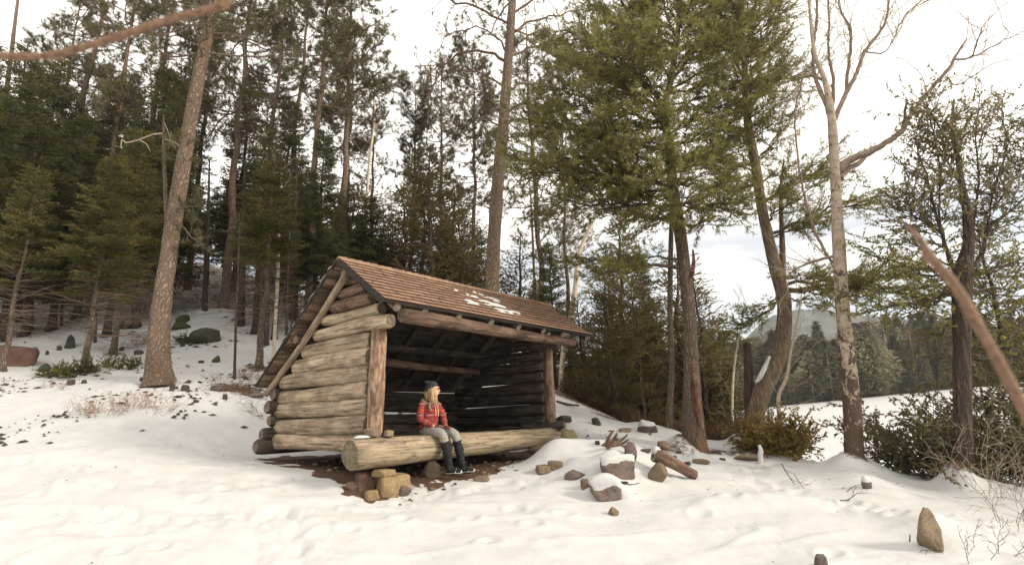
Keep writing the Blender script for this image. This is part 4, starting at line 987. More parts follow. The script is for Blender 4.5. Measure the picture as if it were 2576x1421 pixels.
for wr, d, s2 in ((WRR, (.55, -.85, -.12), 1), (WRL, (-.45, -.9, -.1), -1)):
    g = [(V_ if False else (wr + (V_ - wr) * 1.10), F_) for V_, F_ in hand(wr, d, s2)]
    fused('glove', g, .0055, MAT['glove'], WP, 2)
hat = [ell(hd(0, .022, .085), (.092, .108, .070)), ell(hd(0, .035, .05), (.094, .098, .075)), ell(hd(0, .08, .0), (.075, .045, .09)), limb([hd(-.03, .075, .12), hd(-.04, .115, .135), hd(-.045, .145, .150)], [.045, .026, .008], 8, .02)]
fused('knit_hat', hat, .008, MAT['hat'], WP, 2)
rg = np.random.default_rng(9); hs = []
for side in (-1, 1):
    hs.append(limb([hd(side * .066, .02, .045), hd(side * .082, .005, -.04), hd(side * .082, .0, -.13), hd(side * .080, -.02, -.21)], [.018, .032, .036, .012], 10))
    for k in range(46):
        a = rg.uniform(-.028, .065); l = rg.uniform(.2, .30); x = side * rg.uniform(.064, .09)
        P = [hd(side * .066, a * .8 + .01, .055), hd(x, a, -.03), hd(x + rg.normal() * .01, a - .025 + rg.normal() * .01, -.13), hd(x * .92 + rg.normal() * .014, a - .04 + rg.normal() * .015, -l)]
        hs.append(limb(P, [.005, .008, .007, .0025], 5, .03))
hs.append(limb([hd(0, .085, .02), hd(0, .10, -.08), hd(0, .10, -.17)], [.06, .06, .03], 10))
link('hair', np_mesh('hair', *merge(hs)), MAT['hair'], WP)
seg = []
for s2 in (-1, 1):
    c = hd(s2 * .031, -.098, .018); pts = [c + HR @ np.array((.024 * math.cos(a), 0, .016 * math.sin(a))) for a in np.linspace(0, 2 * math.pi, 13)]
    for a, b in zip(pts[:-1], pts[1:]): seg.append((a, b, .0032, .0032))
    seg.append((hd(s2 * .055, -.096, .022), hd(s2 * .079, .01, .02), .003, .003))
seg.append((hd(-.008, -.1, .022), hd(.008, -.1, .022), .003, .003))
gl = link('glasses', np_mesh('glasses', *sticks(seg, 6)), MAT['frame'], WP)
link('hood', np_mesh('hood', *merge([limb([(-.12, -.06, .50), (-.135, .05, .555), (0, .12, .57), (.135, .05, .555), (.12, -.06, .50)], [.022, .04, .055, .04, .022], 10), limb([(-.10, -.10, .53), (-.12, -.10, .46), (-.10, -.125, .38)], [.02, .022, .01], 8)])), MAT['hood'], WP)
link('drawstring', np_mesh('drawstring', *merge([limb([(.03, -.125, .50), (.035, -.150, .42), (.04, -.158, .30)], [.006, .006, .007], 6)])), MAT['cut_wood'], WP)
link('drawstring', np_mesh('drawstring', *merge([limb([(-.02, -.125, .50), (-.02, -.152, .42), (-.015, -.158, .33)], [.006, .006, .007], 6)])), MAT['cut_wood'], WP)

# ------------------------------------------------------------------ trees: the big ones, each shaped after its own
def zdep(P): return float((np.asarray(P) - EYE) @ _F)
def px_curve(pts, y, dy=0.):             # [(px, py, width px)] on the plane Y = y (receding by dy along the way)
    P = []; R = []
    for i, (a, b, w) in enumerate(pts):
        p = at(a, b, y + dy * i / max(1, len(pts) - 1)); P.append(p); R.append(w / 2 / FPX * zdep(p))
    return np.array(P), np.array(R)
def hero(name, pts, y, label, cat, bark, flare=.3, seed=1, group=None, n=26, rough=.07, lob=0, step=.07, sink=.12):
    P, R = px_curve(pts, y); P[0, 2] = min(P[0, 2], gz(P[0, 0], P[0, 1])) - sink
    root = empty(name, tuple(P[0]), 0, label, cat, group)
    V, F3 = trunk_mesh(P - P[0], R, step, n, rough, flare, seed, lob=lob); link('trunk', np_mesh('trunk', V, F3), MAT[bark], root)
    return root, P, R
def along(P, py):                        # trunk point seen at height py
    q = np.array([proj(p)[1] for p in P]); i = np.argsort(q); return np.array([np.interp(py, q[i], P[i, k]) for k in range(3)])

# left red pine
T1, P1, R1 = hero('red_pine', [(401, 962, 62), (400, 888, 52), (403, 811, 47), (416, 704, 39), (430, 600, 37), (446, 503, 36), (466, 380, 34), (489, 250, 32), (513, 130, 28), (533, 40, 25), (548, -80, 22), (560, -260, 17), (566, -480, 8)], 13.9,
    'large leaning red pine with thick flaky trunk, left of the shelter', 'pine tree', 'red_pine_bark', .34, 3, n=34, rough=.10)
rng = np.random.default_rng(21); segs = []; tf = []
for py in list(np.linspace(150, -470, 30)) :
    a = along(P1, py); az = rng.random() * 6.283; pine_limb(segs, tf, a, (math.cos(az), math.sin(az), rng.uniform(-.15, .3)), rng.uniform(1.4, 3.2) * (1 if py > -250 else .6), rng, lift=.04, sub=9)
for py, az, L in ((130, 3.0, 1.9), (60, 2.8, 2.4), (20, .2, 2.6), (95, .0, 1.7), (-20, 3.3, 2.6), (0, 5.2, 2.)):
    pine_limb(segs, tf, along(P1, py), (math.cos(az), math.sin(az), .05), L, rng, lift=.05, sub=9)
for py, az, L, e in ((300, 2.9, .35, .5), (250, 0, .3, .6), (215, .3, .5, -.5), (190, 3.1, .4, -.4), (330, .1, .25, .4), (400, 3.1, .2, .5), (455, 2.9, .2, .3), (270, 5, .3, .2)):
    add_curve(segs, curve(along(P1, py), (math.cos(az), math.sin(az), e), L, 4, rng, .0, .2), .022, .010)
for (px0, py0), (px1, py1) in (((470, 400), (440, 470)), ((448, 520), (520, 560)), ((440, 560), (500, 600))):      # a few low living sprays
    a = at(px0, py0, 13.8); b = at(px1, py1, 13.2); pine_limb(segs, tf, a, (b - a), .9, rng, sub=6)
tf = np.array(tf); link('bare_branch_work', np_mesh('bare_branch_work', *sticks([(a - P1[0], b - P1[0], c, d) for a, b, c, d in segs], 4)), MAT['twig'], T1)
V, F3 = tufts(tf[:, :3] - P1[0], tf[:, 3:6], 26, .16, .010, rng); link('crown', np_mesh('crown', V, F3), MAT['pine_needle'], T1, smooth=False)

# dead spar leaning against it
S1, PS, RS = hero('dead_sapling', [(398, 948, 14), (404, 811, 14), (410, 704, 14), (421, 600, 13), (418, 520, 11), (414, 430, 9), (412, 360, 8), (412, 290, 4)], 14.1, 'dead grey sapling standing close along the left side of the large leaning red pine', 'dead tree', 'pine_bark', 0, 5, n=8, rough=.05, sink=0)
segs = []
for pl, w in (([(412, 336), (385, 338), (350, 352), (318, 360), (306, 352), (304, 368)], 3.5), ([(414, 350), (440, 358), (462, 378), (480, 400)], 2.5), ([(350, 352), (368, 362), (378, 380)], 2), ([(412, 305), (418, 320), (428, 345), (424, 375)], 2)):
    P, R = px_curve([(a, b, w) for a, b in pl], 14.1); add_curve(segs, P - PS[0], R[0] * 1.6, R[0] * .7)
link('branch', np_mesh('branch', *sticks(segs, 4)), MAT['twig_grey'], S1)

# centre pine behind the roof
T2, P2_, R2 = hero('red_pine', [(1236, 930, 48), (1238, 820, 38), (1238, 745, 35), (1241, 640, 34), (1249, 503, 32), (1256, 420, 30), (1264, 340, 29), (1271, 250, 26), (1277, 170, 23), (1285, 60, 21), (1290, -30, 18), (1292, -150, 20), (1294, -360, 8)], 17.5,
    'tall straight red pine rising behind the middle of the shelter roof', 'pine tree', 'red_pine_bark', .2, 8, n=26, rough=.08, sink=.3)
rng = np.random.default_rng(31); segs = []; tf = []
for pl, w in (([(1276, 165), (1240, 132), (1200, 128), (1150, 140), (1118, 165), (1100, 190), (1068, 182)], 9), ([(1272, 225), (1220, 190), (1160, 175), (1110, 160), (1060, 170)], 6), ([(1285, 60), (1240, 40), (1190, 20), (1130, 0), (1070, -15)], 9),
              ([(1278, 150), (1330, 120), (1390, 112), (1450, 118), (1500, 108)], 8), ([(1272, 225), (1320, 210), (1380, 200), (1440, 170), (1500, 165)], 8), ([(1266, 285), (1310, 262), (1370, 250), (1430, 255)], 6), ([(1284, 90), (1330, 55), (1400, 40), (1470, 20)], 8),
              ([(1262, 320), (1225, 300), (1190, 305), (1160, 320)], 5), ([(1286, 40), (1340, 0), (1420, -30)], 8), ([(1280, 140), (1250, 90), (1200, 70), (1150, 80), (1120, 100)], 6), ([(1260, 345), (1300, 350), (1350, 335)], 5), ([(1118, 165), (1090, 215), (1080, 265), (1075, 310)], 5), ([(1268, 262), (1235, 250), (1200, 235), (1165, 240), (1130, 262)], 5), ([(1285, 75), (1320, 90), (1370, 75), (1420, 85)], 6)):
    P, R = px_curve([(a, b, w) for a, b in pl], 17.5, rng.uniform(-2.5, 2.5)); P, R = resample(P, R, .25); P = P + rng.normal(size=P.shape) * .04; P[0] = along(P2_, proj(P[0])[1]) if False else P[0]
    add_curve(segs, P, R[0], R[0] * .35)
    for t in np.linspace(.18, .99, 15):
        a, d = pt_on(P, t); l = rng.uniform(.4, 1.2) * (1.1 - .4 * t); q = curve(a, side_dir(d, rng.choice((-1, 1)) * rng.uniform(.5, 1.2), rng, .8), l, 5, rng, .04, .25); add_curve(segs, q, .016, .006)
        for u in (.4, .6, .8, 1.):
            b, d2 = pt_on(q, min(.999, u)); e = perp_dir(d2, rng.uniform(.3, 1.), rng); l2 = rng.uniform(.1, .35); segs.append((b, b + e * l2, .007, .005))
            if rng.random() < .55: tf.append(np.r_[b + e * l2, e])
for py in np.linspace(0, -350, 16):
    az = rng.random() * 6.28; pine_limb(segs, tf, along(P2_, py), (math.cos(az), math.sin(az), .1), rng.uniform(1.5, 3.0), rng, sub=9, tuftp=.8)
tf = np.array(tf); link('bare_branch_work', np_mesh('bare_branch_work', *sticks([(a - P2_[0], b - P2_[0], c, d) for a, b, c, d in segs], 4)), MAT['twig'], T2)
V, F3 = tufts(tf[:, :3] - P2_[0], tf[:, 3:6], 26, .17, .011, rng); link('crown', np_mesh('crown', V, F3), MAT['pine_needle'], T2, smooth=False)

# white pine with the rotted hollow
T3, P3, R3 = hero('white_pine', [(1748, 1140, 52), (1744, 1090, 52), (1741, 1000, 44), (1739, 930, 38), (1737, 849, 34), (1729, 740, 32), (1720, 660, 32), (1712, 590, 30), (1700, 520, 27), (1690, 440, 24), (1684, 360, 21), (1668, 285, 18), (1690, 190, 14), (1705, 80, 12), (1712, -40, 10), (1716, -220, 6)], 12.6,
    'big white pine with a rusty rotted hollow low in its trunk', 'pine tree', 'scar_bark', .42, 12, n=36, rough=.10, lob=.05)
MAT['hollow_dark'] = m_plain('hollow_inside', (.10, .045, .03), .95, .5, 14, .01)
P, R = px_curve([(1760, 1085, 4), (1755, 1050, 15), (1750, 1010, 18), (1747, 970, 15), (1744, 935, 9), (1743, 905, 3)], 12.41); P, R = resample(P, R, .04)
Pc = P - P3[0]; V, F3 = tube_np(Pc, R, 10, 1 + .25 * fbm(np.arange(len(Pc))[:, None] * .3 + np.zeros((1, 10)), np.arange(10)[None] * .8 + np.zeros((len(Pc), 1)), s=3)); link('rotted_hollow', np_mesh('rotted_hollow', V, F3), MAT['hollow'], T3)
P, R = px_curve([(1757, 1062, 3), (1753, 1035, 9), (1750, 1000, 10), (1747, 972, 8), (1745, 952, 2)], 12.34); P, R = resample(P, R, .05); link('hollow_slit', np_mesh('hollow_slit', *tube_np(P - P3[0], R, 8)), MAT['hollow_dark'], T3)
segs = []
P, R = px_curve([(1722, 745, 11), (1735, 700, 10), (1738, 655, 8), (1732, 620, 4)], 12.35); add_curve(segs, P - P3[0], R[0], R[-1]); P, R = px_curve([(1730, 715, 9), (1740, 690, 12), (1745, 660, 9), (1743, 628, 4)], 12.5); P, R = resample(P, R, .06)
link('broken_stub', np_mesh('broken_stub', *tube_np(P - P3[0], R, 8)), MAT['hollow'], T3)
rng = np.random.default_rng(41); segs = []; tw = []
def wp_limbs(Pt, specs, y0, segs, tw, rng, jit=.0, **kw):
    for sx, sy, ex, ey, dy in specs:
        a = along(Pt, sy) if sx is None else at(sx, sy, y0); b = at(ex, ey, y0 + dy); n = 8
        mid = (a + b) / 2 + np.array((0, 0, rng.uniform(-.1, .15))); ts = np.linspace(0, 1, n + 1)[:, None]
        pts = (1 - ts) ** 2 * a + 2 * ts * (1 - ts) * mid + ts ** 2 * b; pts[1:] += rng.normal(size=(n, 3)) * .05
        plume_limb(segs, tw, None, None, 0, rng, pts=pts, **kw)
sp = [(None, 520, 1870, 545, -.6), (None, 505, 1560, 490, -.8), (None, 500, 1460, 480, .3), (None, 480, 1330, 440, -.5), (None, 470, 1290, 400, .6), (None, 470, 1840, 470, .6), (None, 455, 1900, 500, .2), (None, 440, 1560, 400, -1.2), (None, 430, 1400, 390, -1.0), (None, 420, 1860, 430, -1.0), (None, 400, 1780, 420, -1.8),
      (None, 560, 1800, 560, -1.), (None, 545, 1640, 545, -1.5), (None, 530, 1740, 500, -2.), (None, 490, 1640, 455, -2.0), (None, 300, 1500, 180, .6), (None, 300, 1440, 260, -1.0), (None, 320, 1350, 330, 1.), (None, 290, 1540, 90, -.8), (None, 270, 1470, 60, .8), (None, 240, 1800, 200, -.8), (None, 260, 1850, 290, .3), (None, 230, 1860, 140, .8), (None, 220, 1600, 60, -1.6), (None, 200, 1560, 10, .2),
      (None, 180, 1800, 60, .3), (None, 170, 1840, 90, -1.2), (None, 150, 1620, -20, -.5), (None, 130, 1780, -20, -1.2), (None, 120, 1500, 30, 1.5), (None, 100, 1640, -80, .6), (None, 90, 1820, 0, .6), (None, 60, 1620, -100, -1.), (None, 50, 1800, -80, .2), (None, 330, 1600, 250, -1.8), (None, 340, 1770, 300, -1.6), (None, 380, 1320, 300, 1.8), (None, 360, 1880, 350, 1.2),
      (None, 10, 1620, -150, .3), (None, 0, 1800, -160, -.3), (None, -60, 1660, -200, 0), (None, -60, 1770, -220, 0), (None, -20, 1740, -200, -1), (None, 280, 1400, 140, 1.6), (None, 250, 1420, 80, -.6), (None, 350, 1480, 310, -1.2), (None, 210, 1700, 60, -1.8), (None, 400, 1640, 340, -2.), (None, 240, 1500, 130, -1.8), (None, 310, 1390, 220, .2), (None, 420, 1470, 350, 1.2), (None, 150, 1540, 60, -.8), (None, 90, 1560, -40, 1.), (None, 200, 1860, 60, 1.), (None, 280, 1900, 210, -.5), (None, 340, 1860, 250, -1.2), (None, 440, 1800, 380, -1.6), (None, 540, 1860, 500, -1.4), (None, 550, 1520, 530, .4), (None, 520, 1400, 510, -.6), (None, 120, 1760, -60, -1.6), (None, 260, 1580, 130, -2.0)]
wp_limbs(P3, sp, 12.6, segs, tw, rng, width=.55, dens=1.0)
wp_limbs(P3, [(None, 672, 1440, 668, -.3), (None, 668, 1500, 690, -1.0), (None, 660, 1560, 650, .6)], 12.6, segs, tw, rng, width=.38, bare=.35)
link('bare_branch_work', np_mesh('bare_branch_work', *sticks([(a - P3[0], b - P3[0], c, d) for a, b, c, d in segs], 4)), MAT['twig_dark'], T3)
tw = np.array(tw); tw[:, :3] -= P3[0]; V, F3 = clothe(tw, .0105, .115, .0150, .8, rng, flat=.8); link('crown', np_mesh('crown', V, F3), MAT['white_pine'], T3, smooth=False)

# slim trunk beside it
T3b, Pb, Rb = hero('slender_tree', [(1683, 1092, 17), (1685, 1020, 16), (1690, 920, 15), (1686, 820, 14), (1686, 700, 13), (1688, 600, 12), (1690, 500, 10), (1680, 400, 7), (1676, 280, 4)], 14.2, 'slender bare grey trunk close on the left of the hollow white pine', 'tree', 'pine_bark', .5, 15, n=12, rough=.05)

# curved tree and its snag
T4, P4, R4 = hero('curved_tree', [(1893, 1128, 50), (1897, 1080, 42), (1904, 1030, 40), (1920, 975, 44), (1942, 930, 43), (1960, 885, 40), (1971, 840, 38), (1974, 790, 34), (1968, 735, 33), (1952, 674, 32), (1938, 620, 28), (1928, 580, 26), (1914, 510, 24), (1898, 400, 23), (1884, 330, 20), (1876, 240, 16), (1870, 120, 12), (1866, -40, 8), (1864, -180, 4)], 13.6,
    'thick furrowed trunk that bends right then upright, between hollow pine and birch', 'pine tree', 'curved_bark', .35, 19, n=32, rough=.09)
P, R = px_curve([(1893, 1090, 30), (1886, 1010, 28), (1884, 950, 22), (1881, 900, 20), (1878, 862, 17)], 13.75); P, R = resample(P, R, .08)
link('snag', np_mesh('snag', *tube_np(P - P4[0], R, 12, 1 + .12 * fbm(np.arange(len(P))[:, None] * .4 + np.zeros((1, 12)), np.arange(12)[None] * .9 + np.zeros((len(P), 1)), s=5))), MAT['dark_bark'], T4)
P, R = px_curve([(1962, 740, 20), (1968, 680, 17), (1968, 620, 14), (1966, 560, 11), (1964, 480, 8), (1972, 400, 4)], 13.75); P, R = resample(P, R, .1); link('limb', np_mesh('limb', *tube_np(P - P4[0], R, 12)), MAT['curved_bark'], T4)
P, R = px_curve([(1901, 962, 5), (1912, 948, 10), (1924, 924, 10), (1936, 896, 4)], 13.42); P, R = resample(P, R, .05); link('snow_ledge', np_mesh('snow_ledge', *tube_np(P - P4[0], R * 1.25, 8)), MAT['snow'], T4)
rng = np.random.default_rng(51); segs = []; tw = []
wp_limbs(P4, [(None, 735, 2100, 745, -.8), (None, 735, 2200, 720, -.3), (None, 725, 2340, 745, -.6), (None, 720, 2280, 690, .5), (None, 700, 2080, 690, -1.2), (None, 745, 2060, 780, -.4), (None, 740, 1880, 800, -.3), (None, 745, 1830, 860, .3)], 13.6, segs, tw, rng, width=.5, bare=.3)
wp_limbs(P4, [(None, 600, 2080, 560, -.4), (None, 590, 2180, 500, .6), (None, 560, 2040, 480, -.8), (None, 470, 1990, 420, -.6), (None, 440, 1800, 400, .8), (None, 420, 1960, 330, .6), (None, 380, 1830, 300, -.4), (None, 350, 1960, 250, -.4), (None, 300, 1800, 200, .5), (None, 290, 1960, 160, .8), (None, 240, 1820, 110, -.6), (None, 210, 1950, 90, -.6), (None, 160, 1800, 20, .6), (None, 150, 1960, 20, .6), (None, 90, 1820, -60, -.4), (None, 80, 1930, -60, -.6), (None, 30, 1850, -140, .3), (None, 20, 1920, -130, .1), (None, 330, 1770, 330, 1.2), (None, 250, 2000, 190, 1.2), (None, 120, 1880, -20, -1.2), (None, 500, 2120, 420, .8), (None, 350, 1990, 290, -1.), (None, 270, 1900, 120, -1.6), (None, 200, 1790, 60, 1.2), (None, 180, 1980, 80, -.2), (None, 100, 1970, -20, .8), (None, 60, 1780, -60, .3), (None, 420, 1820, 350, -1.), (None, 480, 1820, 440, 1.), (None, 330, 1870, 200, -1.8), (None, 150, 1850, 0, -1.7), (None, 520, 1990, 460, .4)], 13.6, segs, tw, rng, width=.62)
link('bare_branch_work', np_mesh('bare_branch_work', *sticks([(a - P4[0], b - P4[0], c, d) for a, b, c, d in segs], 4)), MAT['twig_dark'], T4)
tw = np.array(tw); tw[:, :3] -= P4[0]; V, F3 = clothe(tw, .0125, .115, .0150, .8, rng, flat=.8); link('crown', np_mesh('crown', V, F3), MAT['white_pine'], T4, smooth=False)

# birch
T5, P5, R5 = hero('birch_tree', [(2150, 1178, 44), (2148, 1130, 42), (2146, 1058, 42), (2140, 980, 39), (2133, 907, 36), (2126, 830, 33), (2116, 720, 31), (2109, 603, 29), (2104, 500, 25), (2099, 402, 22), (2096, 350, 22), (2090, 280, 18), (2074, 200, 12), (2050, 140, 9), (2040, 60, 7), (2030, -60, 4)], 10.9,
    'tall pale birch with peeling patchy bark and bare crooked limbs', 'birch tree', 'birch', .22, 23, n=30, rough=.07)
def px_limb(name, root, P0, pl, y, dy, mat, n=10):
    P, R = px_curve(pl, y, dy); P, R = resample(P, R, .08); g = np.random.default_rng(int(pl[0][1])); P[1:] += g.normal(size=(len(P) - 1, 3)) * .006
    link(name, np_mesh(name, *tube_np(P - P0, R, n)), MAT[mat], root); return P, R
MAT['twig_pale'] = m_plain('pale_limb_bark', (.22, .165, .13), .9, .35, 9, .01)
rng = np.random.default_rng(61); segs = []
def twiggy(P, r, segs, rng, k, Lr=(.3, .9), lift=.06, lv=2):
    for t in np.linspace(.25, 1, k):
        a, d = pt_on(P, min(.999, t)); q = curve(a, perp_dir(d, rng.uniform(.3, .9), rng), rng.uniform(*Lr), 5, rng, lift, .2); add_curve(segs, q, r, r * .4)
        if lv > 1: twiggy(q, r * .5, segs, rng, 4, (Lr[0] * .4, Lr[1] * .45), lift, lv - 1)
for pl, dy, k in (([(2108, 432, 20), (2140, 400, 18), (2185, 385, 16), (2230, 358, 14), (2268, 332, 13), (2284, 300, 11), (2318, 252, 10), (2350, 215, 9), (2385, 175, 8), (2400, 152, 7), (2418, 120, 5), (2432, 98, 3)], -.6, 3),
                  ([(2268, 332, 9), (2276, 300, 8), (2280, 250, 5)], -.6, 0), ([(2400, 150, 5), (2440, 145, 4), (2455, 115, 3), (2470, 70, 2)], -.8, 2), ([(2440, 148, 3), (2490, 122, 3), (2520, 105, 2), (2540, 84, 1.5)], -.8, 1),
                  ([(2112, 450, 16), (2130, 428, 13), (2160, 412, 12), (2178, 392, 8), (2192, 370, 4)], .3, 0), ([(2385, 195, 4), (2405, 215, 3), (2450, 190, 2.5), (2500, 160, 1.5)], -.3, 1),
                  ([(2096, 330, 13), (2080, 270, 11), (2050, 190, 9), (2045, 120, 8), (2055, 40, 7), (2050, -60, 4)], .3, 5), ([(2100, 300, 12), (2128, 235, 11), (2152, 190, 10), (2176, 130, 8), (2225, 60, 6), (2240, -20, 4), (2250, -80, 3)], -.4, 7),
                  ([(2128, 235, 9), (2132, 180, 8), (2140, 120, 7), (2138, 70, 7), (2120, 40, 5), (2100, -30, 3)], -.3, 6), ([(2094, 270, 9), (2096, 200, 8), (2084, 130, 6), (2086, 50, 5), (2080, -40, 3)], .4, 6), ([(2176, 130, 4), (2230, 128, 3), (2280, 35, 2.5), (2340, 0, 2)], -.4, 4),
                  ([(2114, 668, 7), (2090, 655, 7), (2066, 615, 7), (2036, 540, 6), (2012, 430, 5), (2000, 300, 4), (2010, 220, 3)], 1., 4), ([(2110, 640, 8), (2060, 655, 7), (2020, 668, 5), (1985, 690, 3)], .5, 3), ([(2076, 205, 7), (2040, 190, 7), (2018, 200, 5), (2012, 240, 4)], .4, 3)):
    P, R = px_limb('limb', T5, P5[0], pl, 10.9, dy, 'twig_pale', 10)
    if k: twiggy(P, .010, segs, rng, k * 4, (.3, 1.1))
link('bare_branch_work', np_mesh('bare_branch_work', *sticks([(a - P5[0], b - P5[0], c, d) for a, b, c, d in segs], 3)), MAT['twig_grey'], T5)

# dark cedar on the right and its thin crown
T6, P6, R6 = hero('cedar_tree', [(2428, 1222, 40), (2426, 1150, 38), (2422, 1050, 38), (2421, 950, 38), (2420, 860, 38), (2419, 790, 40), (2420, 720, 42), (2422, 680, 40), (2436, 620, 26), (2434, 540, 20), (2420, 470, 16), (2410, 400, 12), (2395, 330, 8), (2400, 250, 4)], 9.9,
    'dark cedar trunk forking into many upright stems near the right edge', 'cedar tree', 'dark_bark', .3, 27, n=26, rough=.08)
rng = np.random.default_rng(71); segs = []; tw = []
for pl in ([(2412, 700, 24), (2385, 640, 18), (2370, 590, 15), (2350, 520, 12), (2330, 440, 9), (2310, 380, 6), (2320, 300, 4)], [(2370, 590, 10), (2330, 560, 9), (2295, 540, 7), (2280, 500, 5)], [(2430, 690, 22), (2470, 640, 16), (2490, 570, 12), (2530, 540, 10), (2576, 500, 8), (2640, 440, 6)], [(2440, 620, 14), (2452, 540, 11), (2462, 450, 9), (2455, 350, 6), (2462, 270, 4)], [(2385, 640, 12), (2362, 540, 9), (2366, 440, 7), (2352, 350, 5), (2330, 260, 3)], [(2470, 640, 10), (2500, 480, 8), (2530, 380, 6), (2520, 280, 4)], [(2420, 470, 8), (2380, 400, 6), (2370, 320, 4)], [(2434, 540, 8), (2500, 520, 7), (2576, 400, 5), (2600, 300, 4)]):
    pl = [(a_, b_, c_ * .55) for a_, b_, c_ in pl]; P, R = px_limb('limb', T6, P6[0], pl, 9.9, rng.uniform(-.8, .8), 'dark_bark', 8)
    for t in np.linspace(.15, 1, 42):
        a, d = pt_on(P, min(.999, t)); q = curve(a, perp_dir(d, rng.uniform(.5, 1.2), rng), rng.uniform(.3, 1.1), 6, rng, .02, .2); add_curve(segs, q, .010, .004)
        for u in np.linspace(.3, 1, 5):
            b, d2 = pt_on(q, min(u, .999)); e = perp_dir(d2, rng.uniform(.4, 1.1), rng); l = rng.uniform(.1, .3); segs.append((b, b + e * l, .004, .003)); tw.append(np.r_[b, e, l])
link('bare_branch_work', np_mesh('bare_branch_work', *sticks([(a - P6[0], b - P6[0], c, d) for a, b, c, d in segs], 3)), MAT['twig_dark'], T6)
tw = np.array(tw); tw[:, :3] -= P6[0]; V, F3 = clothe(tw, .0165, .05, .030, 1.25, rng); link('crown', np_mesh('crown', V, F3), MAT['oak_leaf'], T6, smooth=False)
# ------------------------------------------------------------------ trees of the wood: a few kinds built once, then copied
PROTO = {}
G1 = 'dark spruces crowding the wooded slope'
_seen = {}
def where(what, px, y):
    L = [(-9999, 'beyond the left picture edge'), (-40, 'at the left picture edge'), (45, 'above the reddish boulder'), (115, 'left of the crooked fir'), (170, 'behind the crooked fir'), (235, 'left of the stout fir'), (310, 'left of the leaning pine'), (380, 'behind the foot of the leaning pine'), (450, 'just right of the leaning pine'), (510, 'above the large mossy boulder'), (580, 'right of the large mossy boulder'), (640, 'behind the reddish shrubs'), (690, 'behind the pale birch sapling'), (750, 'left of the roof peak'), (830, 'directly behind the roof peak'), (890, 'just right of the roof peak'), (960, 'behind the upper left roof ridge'), (1050, 'under the tall brownish cedar'), (1120, 'right of the tall brownish cedar'), (1180, 'just left of the straight pine'), (1235, 'behind the straight pine'), (1420, 'behind the lower roof edge'), (1500, 'past the right roof corner'), (1570, 'behind the splintered stump'), (1630, 'left of the slender grey trunk'), (1690, 'behind the hollow pine'), (1745, 'right of the hollow pine'), (1820, 'behind the broken snag')]
    t = [b for a, b in L if px >= a][-1]; r = 'nearest row' if y < 20 else 'second row' if y < 24 else 'third row' if y < 28.5 else 'rear row' if y < 33 else 'farthest row'
    s_ = '%s %s, %s' % (what, t, r); return s_
def proto(kind, maker, *a, **k): PROTO[kind] = [maker(*a, **k), 0]
def put(kind, px, y, top_py, label, cat, group=None, H=10., wx=1., rz=None, name=None):
    if group == G1 and y >= 27: top_py = max(top_py, 470 if px > 130 else 330)
    P = on_ground(px, y); top = at(px, top_py, y)[2]; s = (top - P[2] + .1) / H
    r, used = PROTO[kind]; o = r if not used else copy_thing(r)
    PROTO[kind][1] += 1
    o.location = (P[0], P[1], P[2] - .08); o.scale = (s * wx, s * wx, s); o.rotation_euler = (0, 0, rz if rz is not None else random.random() * 6.28)
    o['label'] = label; o['category'] = cat
    if group: o['group'] = group
    return o
proto('spruceA', make_spruce, 'spruce_tree', 101, R=2.1, low=.18); proto('spruceB', make_spruce, 'spruce_tree', 102, R=1.8, low=.26, dead=.2); proto('spruceC', make_spruce, 'spruce_tree', 103, R=1.6, low=.1)
proto('firA', make_spruce, 'fir_tree', 104, H=8., R=2.2, low=.34, dead=.12, leaf='fir', up0=.05, bark='pine_bark'); proto('firB', make_spruce, 'fir_tree', 105, H=8., R=2.0, low=.40, dead=.15, leaf='fir', up0=.1, bark='pine_bark')
proto('cedarA', make_cedar, 'cedar_tree', 111); proto('cedarB', make_cedar, 'cedar_tree', 112, R=1.6); proto('cedarC', make_cedar, 'cedar_tree', 113, R=1.1)
proto('pineA', make_red_pine, 'red_pine', 121); proto('pineB', make_red_pine, 'red_pine', 122, crown0=.38, nl=40); proto('pineC', make_red_pine, 'red_pine', 123, crown0=.5, Lm=2.0)
G1 = 'dark spruces crowding the wooded slope'; sp_l = 'dark green spruce standing among others on the wooded slope, left half'
# distinct ones first
put('spruceA', 340, 19.5, 165, 'tall dense dark spruce directly left of the large leaning red pine', 'spruce tree', wx=1.0)
put('spruceB', 190, 21, 205, 'broad dark spruce second from the left along the wood edge', 'spruce tree')
put('spruceC', 40, 20, 160, 'dark spruce with ragged top at the far left edge of the wood', 'spruce tree', wx=1.1)
put('spruceB', 640, 19.5, 330, 'dark bushy spruce just right of the large leaning red pine', 'spruce tree', wx=1.15)
put('spruceA', 790, 20.5, 330, 'dark spruce behind the shelter peak, left of the birch clump', 'spruce tree', wx=.95)
put('spruceC', 585, 26, 190, 'tall thin topped spruce right behind the leaning red pine', 'spruce tree')
put('firA', 212, 15.0, 400, 'fir with yellow green boughs and bare lower whiskers on slim crooked trunk', 'fir tree', H=8., wx=1.1, rz=.5)
put('firB', 652, 15.6, 400, 'fir with bare lower branches in front of the shelter back eave', 'fir tree', H=8., wx=1.1, rz=2.)
put('firB', 8, 14.6, 420, 'slim grey fir trunk cut by the left picture edge', 'fir tree', H=8., rz=4.)
put('firA', 286, 17.0, 330, 'straight stout fir trunk left of the leaning pine with small boughs at its foot', 'fir tree', H=8., wx=.9, rz=1.)
